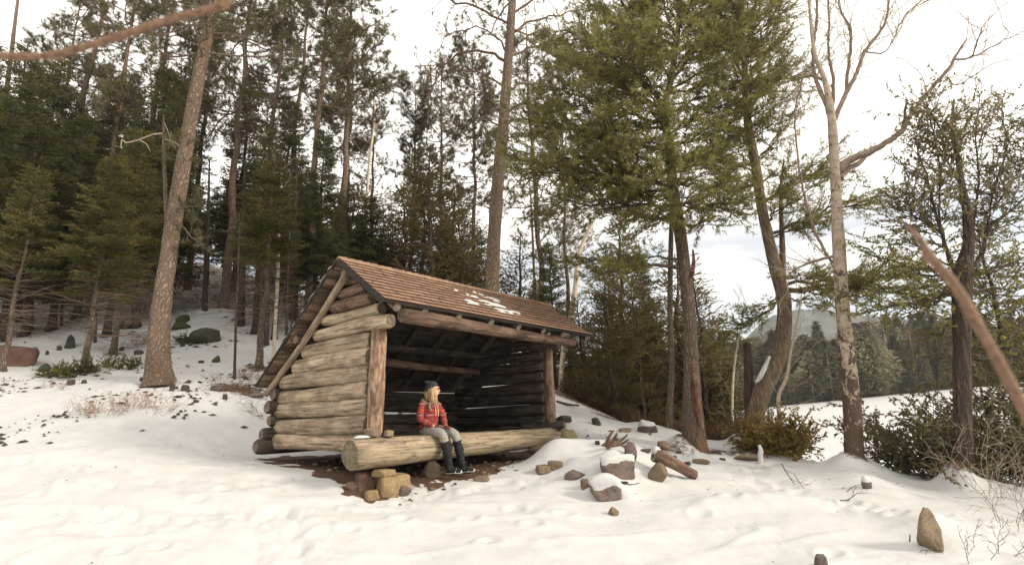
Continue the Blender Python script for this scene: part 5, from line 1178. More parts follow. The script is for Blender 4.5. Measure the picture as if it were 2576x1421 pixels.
# the crowd
lst = [(-60, 19, 120, 'spruceA'), (110, 23, 230, 'spruceC'), (260, 24.5, 190, 'spruceB'), (400, 25, 175, 'spruceA'), (520, 28, 260, 'spruceB'), (700, 25, 260, 'spruceC'), (735, 22, 400, 'spruceB'), (600, 30, 300, 'spruceA'), (860, 23, 460, 'spruceB'), (900, 27, 540, 'spruceC'), (150, 28, 260, 'spruceA'), (30, 28, 260, 'spruceB'), (330, 31, 260, 'spruceC'), (450, 34, 300, 'spruceA'), (220, 34, 250, 'spruceB'), (90, 34, 260, 'spruceC'), (660, 34, 380, 'spruceB'), (780, 32, 420, 'spruceA'), (-20, 24, 200, 'spruceC'), (-160, 22, 100, 'spruceB'), (-300, 18, 0, 'spruceA'), (850, 31, 520, 'spruceC'), (560, 38, 330, 'spruceB'), (380, 40, 330, 'spruceA'), (-180, 30, 200, 'spruceA'), (950, 33, 600, 'spruceB'), (740, 40, 450, 'spruceC')]
for a, b, c, k in lst + [(60, 18.2, 330, 'spruceB'), (130, 18.8, 300, 'spruceC'), (270, 18.5, 330, 'spruceA'), (690, 18.8, 480, 'spruceB'), (0, 17.5, 300, 'spruceA'), (830, 19.5, 520, 'spruceA'), (900, 21, 560, 'spruceB'), (390, 21, 260, 'spruceC'), (300, 27, 240, 'spruceC'), (-90, 16.5, 250, 'spruceC'), (180, 25, 300, 'spruceA'), (480, 30, 330, 'spruceA'), (870, 36, 560, 'spruceA'), (1000, 30, 620, 'spruceA')]: put(k, a, b, c, where('dark spruce in the shaded wood', a, b), 'spruce tree', G1, wx=random.uniform(1.0, 1.35))
# cedars behind the shelter
for a, b, c, k, l in ((1085, 20.5, 375, 'cedarA', 'tall brownish cedar rising behind the left half of the roof'), (1010, 22, 470, 'cedarC', 'narrow cedar left of the tall brownish cedar behind the roof'), (1160, 21, 520, 'cedarB', 'bushy cedar between the tall brownish cedar and the straight red pine'), (955, 23, 530, 'cedarB', 'low brown cedar behind the roof peak'), (1320, 22, 585, 'cedarC', 'small open cedar just right of the straight red pine'),
                      (1545, 16.5, 690, 'cedarA', 'bushy green brown cedar directly right of the roof end'), (1470, 18.0, 740, 'cedarB', 'dark cedar pressed against the right end of the roof'), (1625, 17.5, 700, 'cedarB', 'cedar between the roof end and the slender grey trunk'), (1800, 18.5, 700, 'cedarA', 'cedar behind, between hollow pine and curved tree'), (1600, 21, 560, 'cedarC', 'taller cedar with yellowish top behind the roof end'), (1755, 20, 640, 'cedarB', 'cedar showing right behind the hollow white pine'), (1860, 19, 800, 'cedarC', 'small cedar behind the broken snag')):
    put(k, a, b, c, l, 'cedar tree', H=8., wx={'cedarA': 1.55, 'cedarB': 1.35, 'cedarC': 1.5}[k])
put('spruceC', 1402, 21, 612, 'small pointed spruce against the sky above the roof end', 'spruce tree', wx=1.1)
put('spruceB', 1360, 24, 700, 'short dark spruce low behind the roof end', 'spruce tree')
put('spruceA', 1660, 22, 640, 'dark spruce behind the slender grey trunk', 'spruce tree', wx=.9)
for a, b, k, w in ((1240, 23, 'cedarB', 640), (1120, 25, 'spruceC', 560), (1030, 26, 'cedarA', 560), (900, 24, 'cedarB', 600), (1560, 23, 'cedarA', 720), (1700, 24, 'cedarB', 760), (1480, 22, 'cedarA', 800), (1840, 22, 'cedarB', 850), (1760, 25, 'cedarC', 800), (1640, 26, 'cedarA', 800), (1060, 23.5, 'cedarB', 440), (1140, 23, 'cedarA', 470), (985, 21.5, 'cedarA', 560), (925, 21, 'spruceB', 500), (1195, 22.5, 'cedarB', 560), (875, 22, 'cedarB', 470), (1540, 18, 'cedarB', 760), (1590, 18.5, 'cedarA', 740), (1440, 19.5, 'cedarA', 760), (1680, 19, 'cedarB', 820), (1790, 20, 'cedarB', 790), (1850, 20, 'cedarB', 900)):
    put(k, a, b, w, where('%s half hidden in the thicket' % ('brownish cedar' if 'cedar' in k else 'dark spruce'), a, b), 'conifer', 'conifers in the thicket behind the shelter', H=8. if 'cedar' in k else 10., wx=1.5)
# red pines of the background, crowns out of the picture
for a, b, c, k, l in ((225, 21, -180, 'pineA', 'red pine with tufted crown above the spruces on the far left'), (655, 22, -120, 'pineB', 'red pine with dark trunk right of the large leaning pine'), (775, 20.5, -200, 'pineC', 'red pine with pale upper trunk above the shelter back slope'), (925, 25, 190, 'pineB', 'crooked red pine against the sky left of the tall cedar'), (1035, 27, 210, 'pineC', 'thin red pine directly above the tall brownish cedar'), (470, 26, -60, 'pineA', 'red pine crown showing behind the leaning pine top'), (1200, 24, 120, 'pineC', 'thin red pine trunk close left of the straight red pine')):
    put(k, a, b, c, l, 'pine tree', H=15., wx=1.0)
put('pineB', 1452, 22, 150, 'thin straight red pine above the right end of the roof', 'pine tree', H=15., wx=.8)
put('pineA', 80, 29, -40, 'distant red pine crown above the far left spruces', 'pine tree', H=15.)
for a, b, c, k, l in ((330, 22.5, -160, 'pineB', 'red pine crown between the far left pine and the leaning pine'), (560, 22, -220, 'pineA', 'red pine right behind the leaning pine, wide tufted crown'), (850, 22.5, -150, 'pineA', 'wide crowned red pine filling the sky left of the gap'), (720, 26, -100, 'pineB', 'red pine crown between two others above the birch sapling'), (140, 25, -220, 'pineB', 'red pine crown high over the far left spruces'), (430, 29, -40, 'pineC', 'distant red pine just left of the leaning pine top'), (1370, 25, 60, 'pineB', 'red pine between the straight pine and the big white pine'), (1110, 28, 160, 'pineA', 'small distant red pine left of the straight pine')):
    put(k, a, b, c, l, 'pine tree', H=15., wx=1.1)
put('pineC', 860, 28, 60, 'distant red pine against the gap of sky above the shelter', 'pine tree', H=15.)
# slim birches
def slim(name, pl, y, label, mat='birch', cat='birch tree', k=10, Lr=(.4, 1.2), tm='twig_grey', seed=5, grp=None):
    r, P, R = hero(name, pl, y, label, cat, mat, .1, seed, n=9, rough=.04, step=.15, group=grp); rng = np.random.default_rng(seed); segs = []; Q, RR = resample(P, R, .3)
    twiggy(Q, .008, segs, rng, k, Lr, .06, 3); link('bare_branch_work', np_mesh('bare_branch_work', *sticks([(a - P[0], b - P[0], c, d) for a, b, c, d in segs], 3)), MAT[tm], r); return r
MAT['white_birch'] = m_plain('white_birch_bark', (.58, .50, .39), .8, .3, 9, .006)
slim('birch_sapling', [(697, 765, 9), (699, 690, 8), (700, 620, 7), (704, 560, 6), (708, 480, 5), (706, 430, 3)], 16.5, 'thin pale birch sapling left of the shelter roof peak', 'white_birch', k=14, seed=6)
slim('birch_tree', [(1405, 960, 14), (1418, 880, 14), (1436, 800, 15), (1448, 720, 14), (1456, 640, 12), (1490, 560, 9), (1510, 500, 6)], 18.5, 'leaning white birch trunk behind the right end of the roof', 'white_birch', k=8, seed=7)
slim('birch_tree', [(918, 640, 9), (920, 560, 9), (924, 480, 8), (930, 400, 7), (942, 300, 5), (940, 240, 3)], 23, 'pale thin birch trunk above the shelter peak', 'white_birch', k=10, seed=8)
for a, b, t, i in ((590, 925, 700, 1), (240, 830, 600, 2), (735, 790, 560, 3), (720, 790, 600, 4), (670, 860, 600, 5), (605, 800, 560, 6), (75, 800, 500, 7), (515, 790, 560, 8), (155, 850, 620, 9), (745, 800, 620, 10), (228, 800, 640, 11), (130, 820, 620, 12)):
    y = {1: 14.6, 2: 18, 3: 19.5, 4: 18.5, 5: 18, 6: 20, 7: 19, 8: 21, 9: 20, 10: 21, 11: 21, 12: 22}[i]; w = {5: 14, 6: 22, 7: 18, 8: 14}.get(i, 7); c = on_ground(a, y); q = proj(c)
    slim('slender_tree', [(q[0], q[1] + 4, w), (q[0] + 3, (q[1] + t) / 2, w * .85), (q[0] + 8, t, w * .6), (q[0] + 12, t - 160, w * .2)], y, where('slender bare trunk', a, y), 'dark_bark', 'tree', k=10, tm='twig_dark', seed=20 + i, grp='slender dark trunks in the shaded wood')
# bare saplings right
slim('bare_sapling', [(1962, 1150, 11), (1964, 1080, 10), (1958, 1000, 10), (1978, 950, 8), (1990, 880, 6), (2008, 800, 5), (2016, 740, 3)], 12.6, 'thin bare sapling with kinked stem in front of the golden bush', 'twig_grey', 'sapling', k=9, Lr=(.4, 1.4), seed=41)
slim('bare_sapling', [(1835, 1080, 7), (1842, 1000, 6), (1850, 900, 5), (1868, 800, 4), (1876, 760, 2)], 15.5, 'pale thin sapling between the hollow pine and the snag', 'white_birch', 'sapling', k=9, Lr=(.4, 1.2), seed=42)
slim('bare_tree', [(1345, 700, 7), (1340, 600, 6), (1335, 500, 4), (1330, 430, 2)], 24, 'fine bare crown against the sky right of the straight pine', 'twig', 'tree', k=16, Lr=(.6, 1.8), seed=43)
slim('bare_tree', [(10, 420, 12), (20, 200, 10), (40, 40, 7), (60, -120, 4)], 24, 'bare deciduous crown in the top left corner of the sky', 'twig', 'tree', k=16, Lr=(1., 3.), seed=44)

# ------------------------------------------------------------------ bushes near the crest
def bush(name, px, y, w, h, leaf, label, seed, n=60, cat='bush', sp=.015, bl=.06, bw=.032):
    h = h * (1.22 if cat == 'bush' else 1)
    rng = np.random.default_rng(seed); P = on_ground(px, y); root = empty(name, tuple(P), 0, label, cat); segs = []; tw = []
    for i in range(n):
        az = rng.random() * 6.283; r = math.sqrt(rng.random()) * w * .45; c = np.array((math.cos(az) * r, math.sin(az) * r * .7, -.25)); el = rng.uniform(.8, 2.2)
        q = curve(c, (math.cos(az) * .8, math.sin(az) * .8, el), h * rng.uniform(.6, 1.15) * (1.15 - .5 * r / (w * .5)), 7, rng, -.02, .12); add_curve(segs, q, .010, .003)
        for t in np.linspace(.25, 1, 9):
            a, d = pt_on(q, min(.999, t)); e = perp_dir(d, rng.uniform(.5, 1.1), rng); l = rng.uniform(.15, .42); segs.append((a, a + e * l, .004, .002)); tw.append(np.r_[a, e, l])
            for u in (.4, .8): tw.append(np.r_[a + e * l * u, perp_dir(e, .8, rng), l * .5])
    link('stems', np_mesh('stems', *sticks(segs, 3)), MAT['twig_dark'], root); tw = np.array(tw)
    link('foliage', np_mesh('foliage', *clothe(tw, sp, bl, bw, .8, rng, flat=.6, droop=.1)), MAT[leaf], root, smooth=False); return root
bush('cedar_bush', 1950, 12.9, .5, 1.0, 'gold_bush', 'rounded golden brown evergreen bush on the bank before the frozen lake', 201, 70)
bush('cedar_bush', 1920, 14.3, 1.0, .9, 'cedar', 'dull green bush hugging the foot of the curved tree', 202, 26)
bush('hemlock_bush', 2335, 11.6, .75, 1.6, 'hemlock', 'dark spreading evergreen bush right of the birch', 203, 34)
bush('hemlock_bush', 2375, 11.0, 1.0, 1.8, 'hemlock', 'dark evergreen bush against the left side of the dark cedar trunk', 204, 36)
bush('hemlock_bush', 2520, 10.7, 1.4, 1.7, 'hemlock', 'dark brownish evergreen bush right of the dark cedar trunk', 205, 48)
bush('hemlock_bush', 2680, 10.4, 1.4, 1.9, 'hemlock', 'dark evergreen bush cut by the right picture edge', 206, 40)
PROTO['cedarR'] = [make_cedar('cedar_tree', 131, H=8., R=2.0, leaf='cedar', dens=.8), 0]
put('cedarR', 2600, 11.6, 560, 'full green cedar crown filling the right picture edge', 'cedar tree', H=8., wx=1.25)
# leafy boughs of the dark cedar reaching low across the lake view
rng = np.random.default_rng(77); segs = []; tw = []
wp_limbs(P6, [(None, 720, 2250, 800, .6), (None, 740, 2300, 740, -.3), (None, 700, 2200, 690, .9), (None, 690, 2160, 620, .6), (None, 715, 2130, 745, .2), (None, 730, 2180, 790, -.3), (None, 690, 2230, 590, 1.2), (None, 700, 2290, 660, -.6), (None, 760, 2560, 820, -.4), (None, 730, 2600, 760, .5), (None, 700, 2560, 690, -.8), (None, 690, 2640, 640, .5), (None, 800, 2320, 860, .3), (None, 780, 2500, 900, .7)], 9.9, segs, tw, rng, width=.35, bare=.2, dens=.8)
link('lower_bough', np_mesh('lower_bough', *sticks([(a - P6[0], b - P6[0], c, d) for a, b, c, d in segs], 3)), MAT['twig_dark'], T6)
tw = np.array(tw); tw[:, :3] -= P6[0]; link('lower_crown', np_mesh('lower_crown', *clothe(tw, .016, .06, .026, .8, rng, flat=.6)), MAT['white_pine'], T6, smooth=False)

# ------------------------------------------------------------------ far shore
FAR = {k: make_far_tree('far_tree', 300 + i, k) for i, k in enumerate(('spire', 'round', 'full', 'bare'))}
rng = np.random.default_rng(88); used = set(); cnt = 0
gl = {'spire': 'dark pointed conifer on the far shore of the frozen lake', 'round': 'pale greenish rounded tree on the far shore of the frozen lake', 'full': 'dark full conifer on the far shore of the frozen lake', 'bare': 'bare pale stemmed tree on the far shore of the frozen lake'}
spots = []
for row, (t0, t1, n) in enumerate(((1.0, 3.0, 62), (4, 9, 60), (10, 18, 60), (19, 30, 56), (32, 48, 50))):
    for i in range(n): spots.append((-42 + 96 * (i + rng.random()) / n, rng.uniform(t0, t1)))
for s_, t_ in spots[:288]:
    k = rng.choice(['spire', 'round', 'full', 'bare'], p=[.22, .28, .34, .16]); p = shore(s_, t_); z = far_z(s_, t_); r = FAR[k]
    o = r if k not in used else copy_thing(r); used.add(k)
    o.location = (p[0], p[1], z - .3); sc = rng.choice([rng.uniform(.5, .9), rng.uniform(.9, 1.5)]) * (.8 if t_ < 4 else 1.0); o.scale = (sc * rng.uniform(.9, 1.4), sc * rng.uniform(.9, 1.4), sc); o.rotation_euler = (0, 0, rng.random() * 6.28)
    tag(o, gl[str(k)], 'tree', 'trees of kind %s on the far shore' % {'spire': 'pointed', 'round': 'rounded', 'full': 'full', 'bare': 'bare'}[str(k)])
Vs = []; rng = np.random.default_rng(89)                   # the wood behind them reads as one mass
n = 5200; s_ = rng.uniform(-80, 150, n); t_ = 48 + 180 * rng.random(n) ** .8; B = []; D = []; L = []; W = []
for a, b in zip(s_, t_):
    p = shore(a, b); z = far_z(a, b); h = rng.uniform(5, 9)
    for q in range(26):
        f = rng.random(); r = (1 - f) * 1.9 + .2; az = rng.random() * 6.28; B.append((p[0] + math.cos(az) * r * .7, p[1] + math.sin(az) * r * .7, z + h * (.12 + f * .88))); D.append((math.cos(az), math.sin(az), -.3)); L.append(rng.uniform(.8, 1.5)); W.append(rng.uniform(.5, .9))
D = np.array(D); D /= np.linalg.norm(D, axis=1)[:, None]
tag(link('distant_woodland', np_mesh('distant_woodland', *blades(np.array(B), D, np.array(L), np.array(W), rng)), MAT['far_leaf'], smooth=False), kind='stuff')

# ------------------------------------------------------------------ stones
def ico(n):
    import bmesh
    bm = bmesh.new(); bmesh.ops.create_icosphere(bm, subdivisions=n, radius=1); V = np.array([v.co[:] for v in bm.verts]); Fc = np.array([[v.index for v in f.verts] for f in bm.faces]); bm.free(); return V, Fc
ICO4, ICO3, ICO2 = ico(4), ico(3), ico(2)
def rock_r(D, seed, k=9, sharp=.8):
    g = np.random.default_rng(seed); r = np.full(len(D), 1.0)
    Nn = g.normal(size=(k + 5, 3)); Nn /= np.linalg.norm(Nn, axis=1)[:, None]; dd = g.uniform(.50, .85, k + 5)
    if k == 7:
        ax6 = np.vstack([np.eye(3), -np.eye(3)]) + g.normal(size=(6, 3)) * .12; ax6 /= np.linalg.norm(ax6, axis=1)[:, None]; Nn = np.vstack([ax6, Nn[:4]]); dd = np.r_[g.uniform(.60, .72, 6), g.uniform(.74, .88, 4)]
    for a, b in zip(Nn, dd):
        c = D @ a; r = np.minimum(r, np.where(c > .05, b / np.maximum(c, .05), 9))
    return r * 1.12 * (1 + .04 * fbm(D[:, 0] * 2.2 + seed, D[:, 1] * 2.2, D[:, 2] * 2.2, s=seed % 91, o=4))
def rock(px, py, y, w, h, mat, label, seed, dep=None, rz=0, cap=0, tilt=0, sink=.15, name='stone', cat='stone', group=None, pos=None, snow_to=.35, P=None, k=9):
    if P is None: P = hit(px, py) if y is None else on_ground(px, y)
    V, Fc = ICO4 if w > .3 else ICO3; r = rock_r(V, seed, k); S = np.array((w / 2, (dep or w * .8) / 2, h / 2)); X = V * r[:, None] * S
    R_ = np.array(Matrix.Rotation(tilt, 3, 'Y')); X = X @ R_.T
    z0 = X[:, 2].min()
    me = np_mesh(name, X - (0, 0, z0 + sink * h), Fc); o = link(name, me, MAT[mat], smooth=False); o.location = tuple(P); o.rotation_euler = (0, 0, rz); tag(o, label, cat, group)
    if cap:
        up = V[:, 2] > -.05; C = V.copy(); m_ = np.clip((V[:, 2] - snow_to + .25) / .5, 0, 1)
        Y = V * (rock_r(V, seed, k) * (.93 + .10 * m_))[:, None] * S; Y = Y @ R_.T; Y[:, 2] += cap * m_ * (1 + .2 * vnoise(V[:, 0] * 2, V[:, 1] * 2, s=seed)); Y[:, 2] -= z0 + sink * h
        link('snow_cap', np_mesh('snow_cap', Y, Fc), MAT['snow'], o)
    return o
# under the near end of the front log
def shp(x, y, z): return sh(x, y, z)
def rock_at(lx, ly, lz, w, d, h, mat, label, seed, rz=0, tilt=0, k=8):
    return rock(0, 0, 0, w, h, mat, label, seed, dep=d, rz=YAW + rz, tilt=tilt, sink=0, P=shp(lx, ly, lz), k=k)
# ------------------------------------------------------------------ small wood and scraps
def stick_thing(name, pl, y, mat, label, cat='stick', seed=1, tw=0, n=6):
    P, R = px_curve(pl, y); r = empty(name, tuple(P[0]), 0, label, cat); segs = []; g = np.random.default_rng(seed); Q, RR = resample(P, R, .05); add_curve(segs, Q - P[0], max(RR[0], .003), max(.0018, RR[-1]))
    if tw: twiggy(Q - P[0], RR[0] * .6, segs, g, tw, (.1, .3), .03, 2)
    link('stem', np_mesh('stem', *sticks(segs, 5)), MAT[mat], r); return r

def rk(x0, y0, x1, y1, mat, label, seed, yd=None, **k):
    if k.get('cap'): k.setdefault('sink', .25)
          # stone seen in the picture box x0..x1, y0..y1
    if yd is None and 'sink' not in k: k['sink'] = .32; fl_ = 1.25
    else: fl_ = 1.0
    P = hit((x0 + x1) / 2, y1 - (y1 - y0) * .12) if yd is None else at((x0 + x1) / 2, y1, yd); d = zdep(P); s = d / FPX
    return rock(0, 0, 0, (x1 - x0) * s * 1.08, (y1 - y0) * s * k.pop('hf', 1.15) * fl_, MATN.get(mat, mat), label, seed, P=P, **k)
MATN = {}
# stones propping the near end of the front log
rk(888, 1186, 944, 1236, 'rock_red', 'reddish triangular stone wedged under the near end of the front log', 1, rz=.4, k=7)
rk(935, 1188, 1036, 1242, 'rock_gold', 'large golden brown block under the near end of the front log', 5, rz=YAW, k=7, dep=.5)
rk(936, 1178, 994, 1200, 'rock_gold', 'flat tan stone slab on top of the golden block, directly under the front log', 3, yd=9.02, rz=YAW, k=7, dep=.35, sink=.0, hf=1.0)
rk(913, 1228, 956, 1254, 'rock_gold', 'small orange stone lowest in the pile under the near log end', 4, rz=.3, k=7)
rk(992, 1226, 1032, 1246, 'rock', 'small black stone in front of the golden block', 6, k=8)
rk(866, 1208, 912, 1232, 'rock_red', 'low dark red stone at the left of the pile under the log', 7, k=8, hf=1.0)
rk(1058, 1166, 1108, 1204, 'rock_brown', 'brownish stone in the shade under the front log, left of the boots', 8, k=6, yd=None)
rk(1194, 1194, 1228, 1212, 'rock_brown', 'little brown stone at the snow edge right of the boots', 9, k=8)
rock_at(-.12, -.12, .0, .26, .24, .17, 'rock_brown', 'dark wedge stone at the left foot of the near corner post', 10, .3, k=7)
rock_at(.16, -.16, .0, .24, .2, .14, 'rock_brown', 'dark wedge stone at the right foot of the near corner post', 11, 1.0, k=7)
# far end
rk(1400, 1082, 1462, 1136, 'rock_green', 'lichened greenish boulder at the far end of the front log', 12, yd=12.7, k=9)
rk(1338, 1108, 1404, 1140, 'rock_brown', 'dark brown stone under the far end of the front log', 13, yd=11.9, k=8)
rk(1376, 1105, 1416, 1142, 'rock_green', 'tan stone beside the dark one under the far end of the front log', 14, yd=12.2, k=8)
rk(1322, 1134, 1398, 1172, 'rock_brown', 'low dark boulder sunk in the dirt below the far log end', 15, yd=11.4, k=9)
# the snowed-in fire ring
rk(1502, 1148, 1604, 1206, 'rock', 'long grey slab with thick snow on top in the fire ring', 16, k=7, cap=.07, rz=.1, dep=.45)
rk(1419, 1170, 1476, 1206, 'rock', 'dark rounded stone in the left side of the snowy fire ring', 17, k=12, sink=.3)
rk(1484, 1206, 1569, 1254, 'rock', 'blocky grey stone with a snow cap at the front of the fire ring', 18, k=7, cap=.075, snow_to=.3)
rk(1460, 1198, 1484, 1232, 'rock_brown', 'narrow upright stone left of the blocky snow capped one', 19, k=7)
rk(1346, 1162, 1392, 1192, 'rock_brown', 'low brown stone leftmost in the fire ring', 20, k=7, sink=.3)
rk(1376, 1154, 1420, 1180, 'rock_brown', 'tan brown stone second from the left in the fire ring', 21, k=7, sink=.3)
rk(1568, 1114, 1600, 1152, 'rock', 'pointed grey stone standing behind the long slab', 22, k=5)
rk(1633, 1172, 1678, 1214, 'rock_brown', 'tan stone holding up the cut log', 23, k=8)
rk(1531, 1275, 1557, 1297, 'rock_brown', 'lone small round stone on the open snow before the fire ring', 24, k=11)
# scattered on the right
rk(1595, 1050, 1656, 1086, 'rock', 'angular grey boulder with snow on its back near the slender grey trunk', 25, k=8, cap=.05)
rk(1488, 1044, 1513, 1072, 'rock_moss', 'small upright stone alone on the snow right of the shelter', 26, k=8)
rk(1648, 1112, 1694, 1128, 'rock_brown', 'flat brown stone in the snow between fire ring and hollow pine', 27, k=8)
rk(1394, 1046, 1438, 1062, 'rock_moss', 'flat greenish stone just right of the far post', 28, k=8)
rk(1555, 1074, 1588, 1087, 'rock_brown', 'flat slab showing through snow behind the splintered stump', 29, k=7)
rk(1745, 1154, 1784, 1168, 'rock_brown', 'flat stone among needles in front of the hollow pine', 30, k=8)
rk(1848, 1144, 1904, 1158, 'rock_brown', 'long flat stone in front of the curved tree', 31, k=8)
rk(2313, 1288, 2378, 1390, 'rock_brown', 'tall brown stone poking out of the snow at lower right', 61, k=10, rz=.5, dep=.25, tilt=-.1, sink=.12)
rk(2172, 1200, 2198, 1232, 'rock', 'black stone in the snow mound below the birch', 33, k=8, cap=.03)
rk(2052, 1394, 2082, 1432, 'rock', 'stone tip breaking the snow at the bottom picture edge', 34, k=7)
# left slope
rk(472, 818, 553, 864, 'rock_moss', 'large dark mossy boulder right of the leaning pine', 35, k=9, cap=.0)
rk(440, 792, 480, 812, 'rock_moss', 'dark boulder uphill of the large mossy one', 36, k=8)
rk(428, 810, 480, 827, 'rock_moss', 'long low dark boulder touching the pine trunk edge', 37, k=8)
rk(161, 849, 190, 880, 'rock_moss', 'green mossy stone behind the crooked fir trunk', 38, k=8)
rk(293, 802, 327, 829, 'rock_moss', 'dark boulder just right of the stout fir trunk', 39, k=8)
rk(-14, 858, 84, 924, 'rock_red', 'big reddish brown boulder at the left picture edge', 40, k=7, rz=.5)
rk(98, 918, 124, 937, 'rock_moss', 'small dark stone right of the big reddish boulder', 41, k=8)
rk(534, 897, 553, 914, 'rock_moss', 'small mossy stone below the large mossy boulder', 42, k=8)
rk(620, 985, 662, 998, 'rock', 'flat dark stone in the snow below the back eave', 43, k=8)
rk(527, 968, 566, 984, 'rock', 'flat dark stone right of the leaning pine foot', 44, k=7)
i = 50
for a, b, c, d in ((143, 866, 155, 884), (114, 880, 122, 894), (168, 950, 188, 970), (205, 954, 218, 966), (455, 858, 465, 873), (468, 848, 478, 862), (474, 858, 484, 872), (426, 962, 438, 986), (455, 966, 476, 984), (486, 1004, 500, 1013), (447, 993, 458, 1002), (476, 992, 484, 1002), (352, 948, 366, 960), (560, 988, 572, 1008), (338, 878, 360, 892), (300, 872, 312, 884), (66, 884, 74, 896), (500, 905, 512, 914), (1496, 1108, 1510, 1118), (1604, 1128, 1640, 1136), (1700, 1134, 1716, 1142), (1718, 1160, 1738, 1170), (1790, 1132, 1815, 1142), (1690, 1146, 1704, 1152), (1810, 1150, 1826, 1158), (1560, 1210, 1580, 1216), (980, 1222, 992, 1230), (1110, 1228, 1122, 1233), (1140, 1215, 1150, 1222), (1900, 1130, 1912, 1142)):
    rk(a, b, c, d, 'debris', 'small dark scrap of wood or stone poking through the snow', i, k=7, group='small dark scraps poking through the snow', name='scrap'); i += 1

# cut log leaning on the stone, splintered stump, sticks
def free_log(name, p0, p1, r0, r1, mat, end, label, cat, seed, cap=False):
    r = empty(name, tuple(p0), 0, label, cat); z = np.zeros(3); log('trunk_piece', z, np.array(p1) - np.array(p0), r0, r1, mat, r, seed, endmat=end, rough=.07, n=16, bend=.01, round_=.3, step=.06)
    if cap:
        a = np.array((0, 0, r0 * .75)); b = (np.array(p1) - np.array(p0)) * .16 + a * 1.0; Q, RR = resample([a * .9 - b * .1, (a + b) / 2 * 1.0, b], [r0 * .5, r0 * .62, r0 * .25], .03); link('snow_cap', np_mesh('snow_cap', *tube_np(Q, RR, 10)), MAT['snow'], r)
    return r
A_ = hit(1640, 1190); B_ = hit(1752, 1204); g0 = at(1646, 1143, A_[1] - .02)
free_log('cut_log', g0, (B_[0], B_[1], B_[2] + .05), .115, .085, 'log_brown', 'log_end', 'short cut log leaning down from a stone, snow on its raised end', 'log', 901, True)
c = hit(1535, 1124); r = empty('splintered_stump', tuple(c), 0, 'splintered broken stump with jagged boards right of the far log end', 'stump')
rg = np.random.default_rng(14)
for q, (x0, y0, x1, y1, w) in enumerate(((1520, 1126, 1546, 1082, 9), (1528, 1126, 1552, 1088, 9), (1538, 1122, 1578, 1092, 8), (1536, 1128, 1580, 1104, 9), (1512, 1128, 1532, 1100, 7), (1545, 1128, 1588, 1116, 9), (1528, 1130, 1570, 1124, 8))):
    a = at(x0, y0, c[1] + rg.normal() * .05); b = at(x1, y1, c[1] + rg.normal() * .1); rr = w / 2 / FPX * 12; log('splinter', a - c, b - c, rr * 1.15, rr * .45, 'log_brown', r, 910 + q, n=7, rough=.2, bend=.01, step=.05)
P = hit(1428, 1018); a = at(1400, 1010, P[1]); b = at(1458, 1020, P[1] - .2); free_log('fallen_branch', a, b, .035, .02, 'log_in', 'log_end_dark', 'dark fallen branch on the snow behind the far post', 'branch', 921)
for pl, y, lab, sd in (([(1966, 1166, 3), (1980, 1190, 2.5), (2002, 1222, 1.5)], None, 'thin bare twig standing in the snow left of the birch mound', 1), ([(1998, 1192, 2), (2008, 1208, 2), (2023, 1229, 1.2)], None, 'second thin twig just right of the first, left of the birch mound', 2), ([(2112, 1258, 2.5), (2134, 1256, 2.5), (2156, 1240, 1.5)], None, 'small forked twig lying on snow below the birch mound', 3), ([(2130, 1236, 2.2), (2142, 1226, 2), (2154, 1220, 1.5)], None, 'short twig on the mound beside the black stone', 4),
                       ([(2288, 1362, 3.5), (2289, 1352, 3), (2289, 1343, 2.5)], None, 'tiny stick stub left of the tall brown stone', 5), ([(672, 1324, 3), (684, 1325, 3.2), (694, 1324, 2)], None, 'short dark stick on the trampled snow at lower left of the shelter', 6), ([(1576, 1216, 3), (1592, 1218, 3), (1608, 1214, 2)], None, 'short charred stick half buried in front of the fire ring', 7), ([(620, 940, 3), (632, 1000, 3), (650, 1040, 2)], None, 'bent bare twig rising below the back eave', 8)):
    P = hit(pl[0][0], pl[0][1] if sd not in (1, 2) else pl[-1][1]); stick_thing('stick', pl, P[1] - .02, 'twig_dark', lab, seed=sd, tw=3 if sd in (1, 3, 8) else 0)

# bare shrubs
def shrub(px, py, w, h, n, mat, label, seed, dead=.006, spread=1.0, cat='shrub', thick=.0035, name='bare_shrub'):
    P = hit(px, py); g = np.random.default_rng(seed); root = empty(name, tuple(P), 0, label, cat); segs = []
    for i_ in range(n):
        az = g.random() * 6.283; r_ = math.sqrt(g.random()) * w * .5; c_ = np.array((math.cos(az) * r_, math.sin(az) * r_ * .6, -.05)); c_[2] += gz(P[0] + c_[0], P[1] + c_[1]) - P[2]
        q = curve(c_, (math.cos(az) * .6 * spread, math.sin(az) * .5 * spread, 1.1), h * g.uniform(.6, 1.15), 6, g, .0, .22); add_curve(segs, q, thick, thick * .5)
        for t in (.3, .45, .6, .75, .9):
            a, d = pt_on(q, t); e = curve(a, perp_dir(d, g.uniform(.5, 1.1), g), h * g.uniform(.2, .45), 4, g, .05, .25); add_curve(segs, e, thick * .7, thick * .4)
            for u in (.4, .8): b, d2 = pt_on(e, u); segs.append((b, b + perp_dir(d2, .8, g) * h * g.uniform(.08, .2), thick * .5, thick * .35))
    link('twigs_mass', np_mesh('twigs_mass', *sticks(segs, 3)), MAT[mat], root)['kind'] = 'stuff'; return root
shrub(245, 1040, 1.0, .42, 26, 'shrub', 'leftmost clump of reddish bare twigs in the open snow below the leaning pine', 1)
shrub(310, 1030, .9, .48, 30, 'shrub', 'middle clump of reddish bare twigs in the open snow below the leaning pine', 2)
shrub(378, 1036, .75, .44, 22, 'shrub', 'rightmost clump of reddish bare twigs in the open snow below the leaning pine', 3)
shrub(140, 978, .6, .25, 10, 'shrub', 'small sparse twiggy shrub left of the crooked fir foot', 4)
shrub(600, 965, 1.4, .32, 46, 'shrub', 'low spreading reddish shrub between leaning pine and back eave', 5)
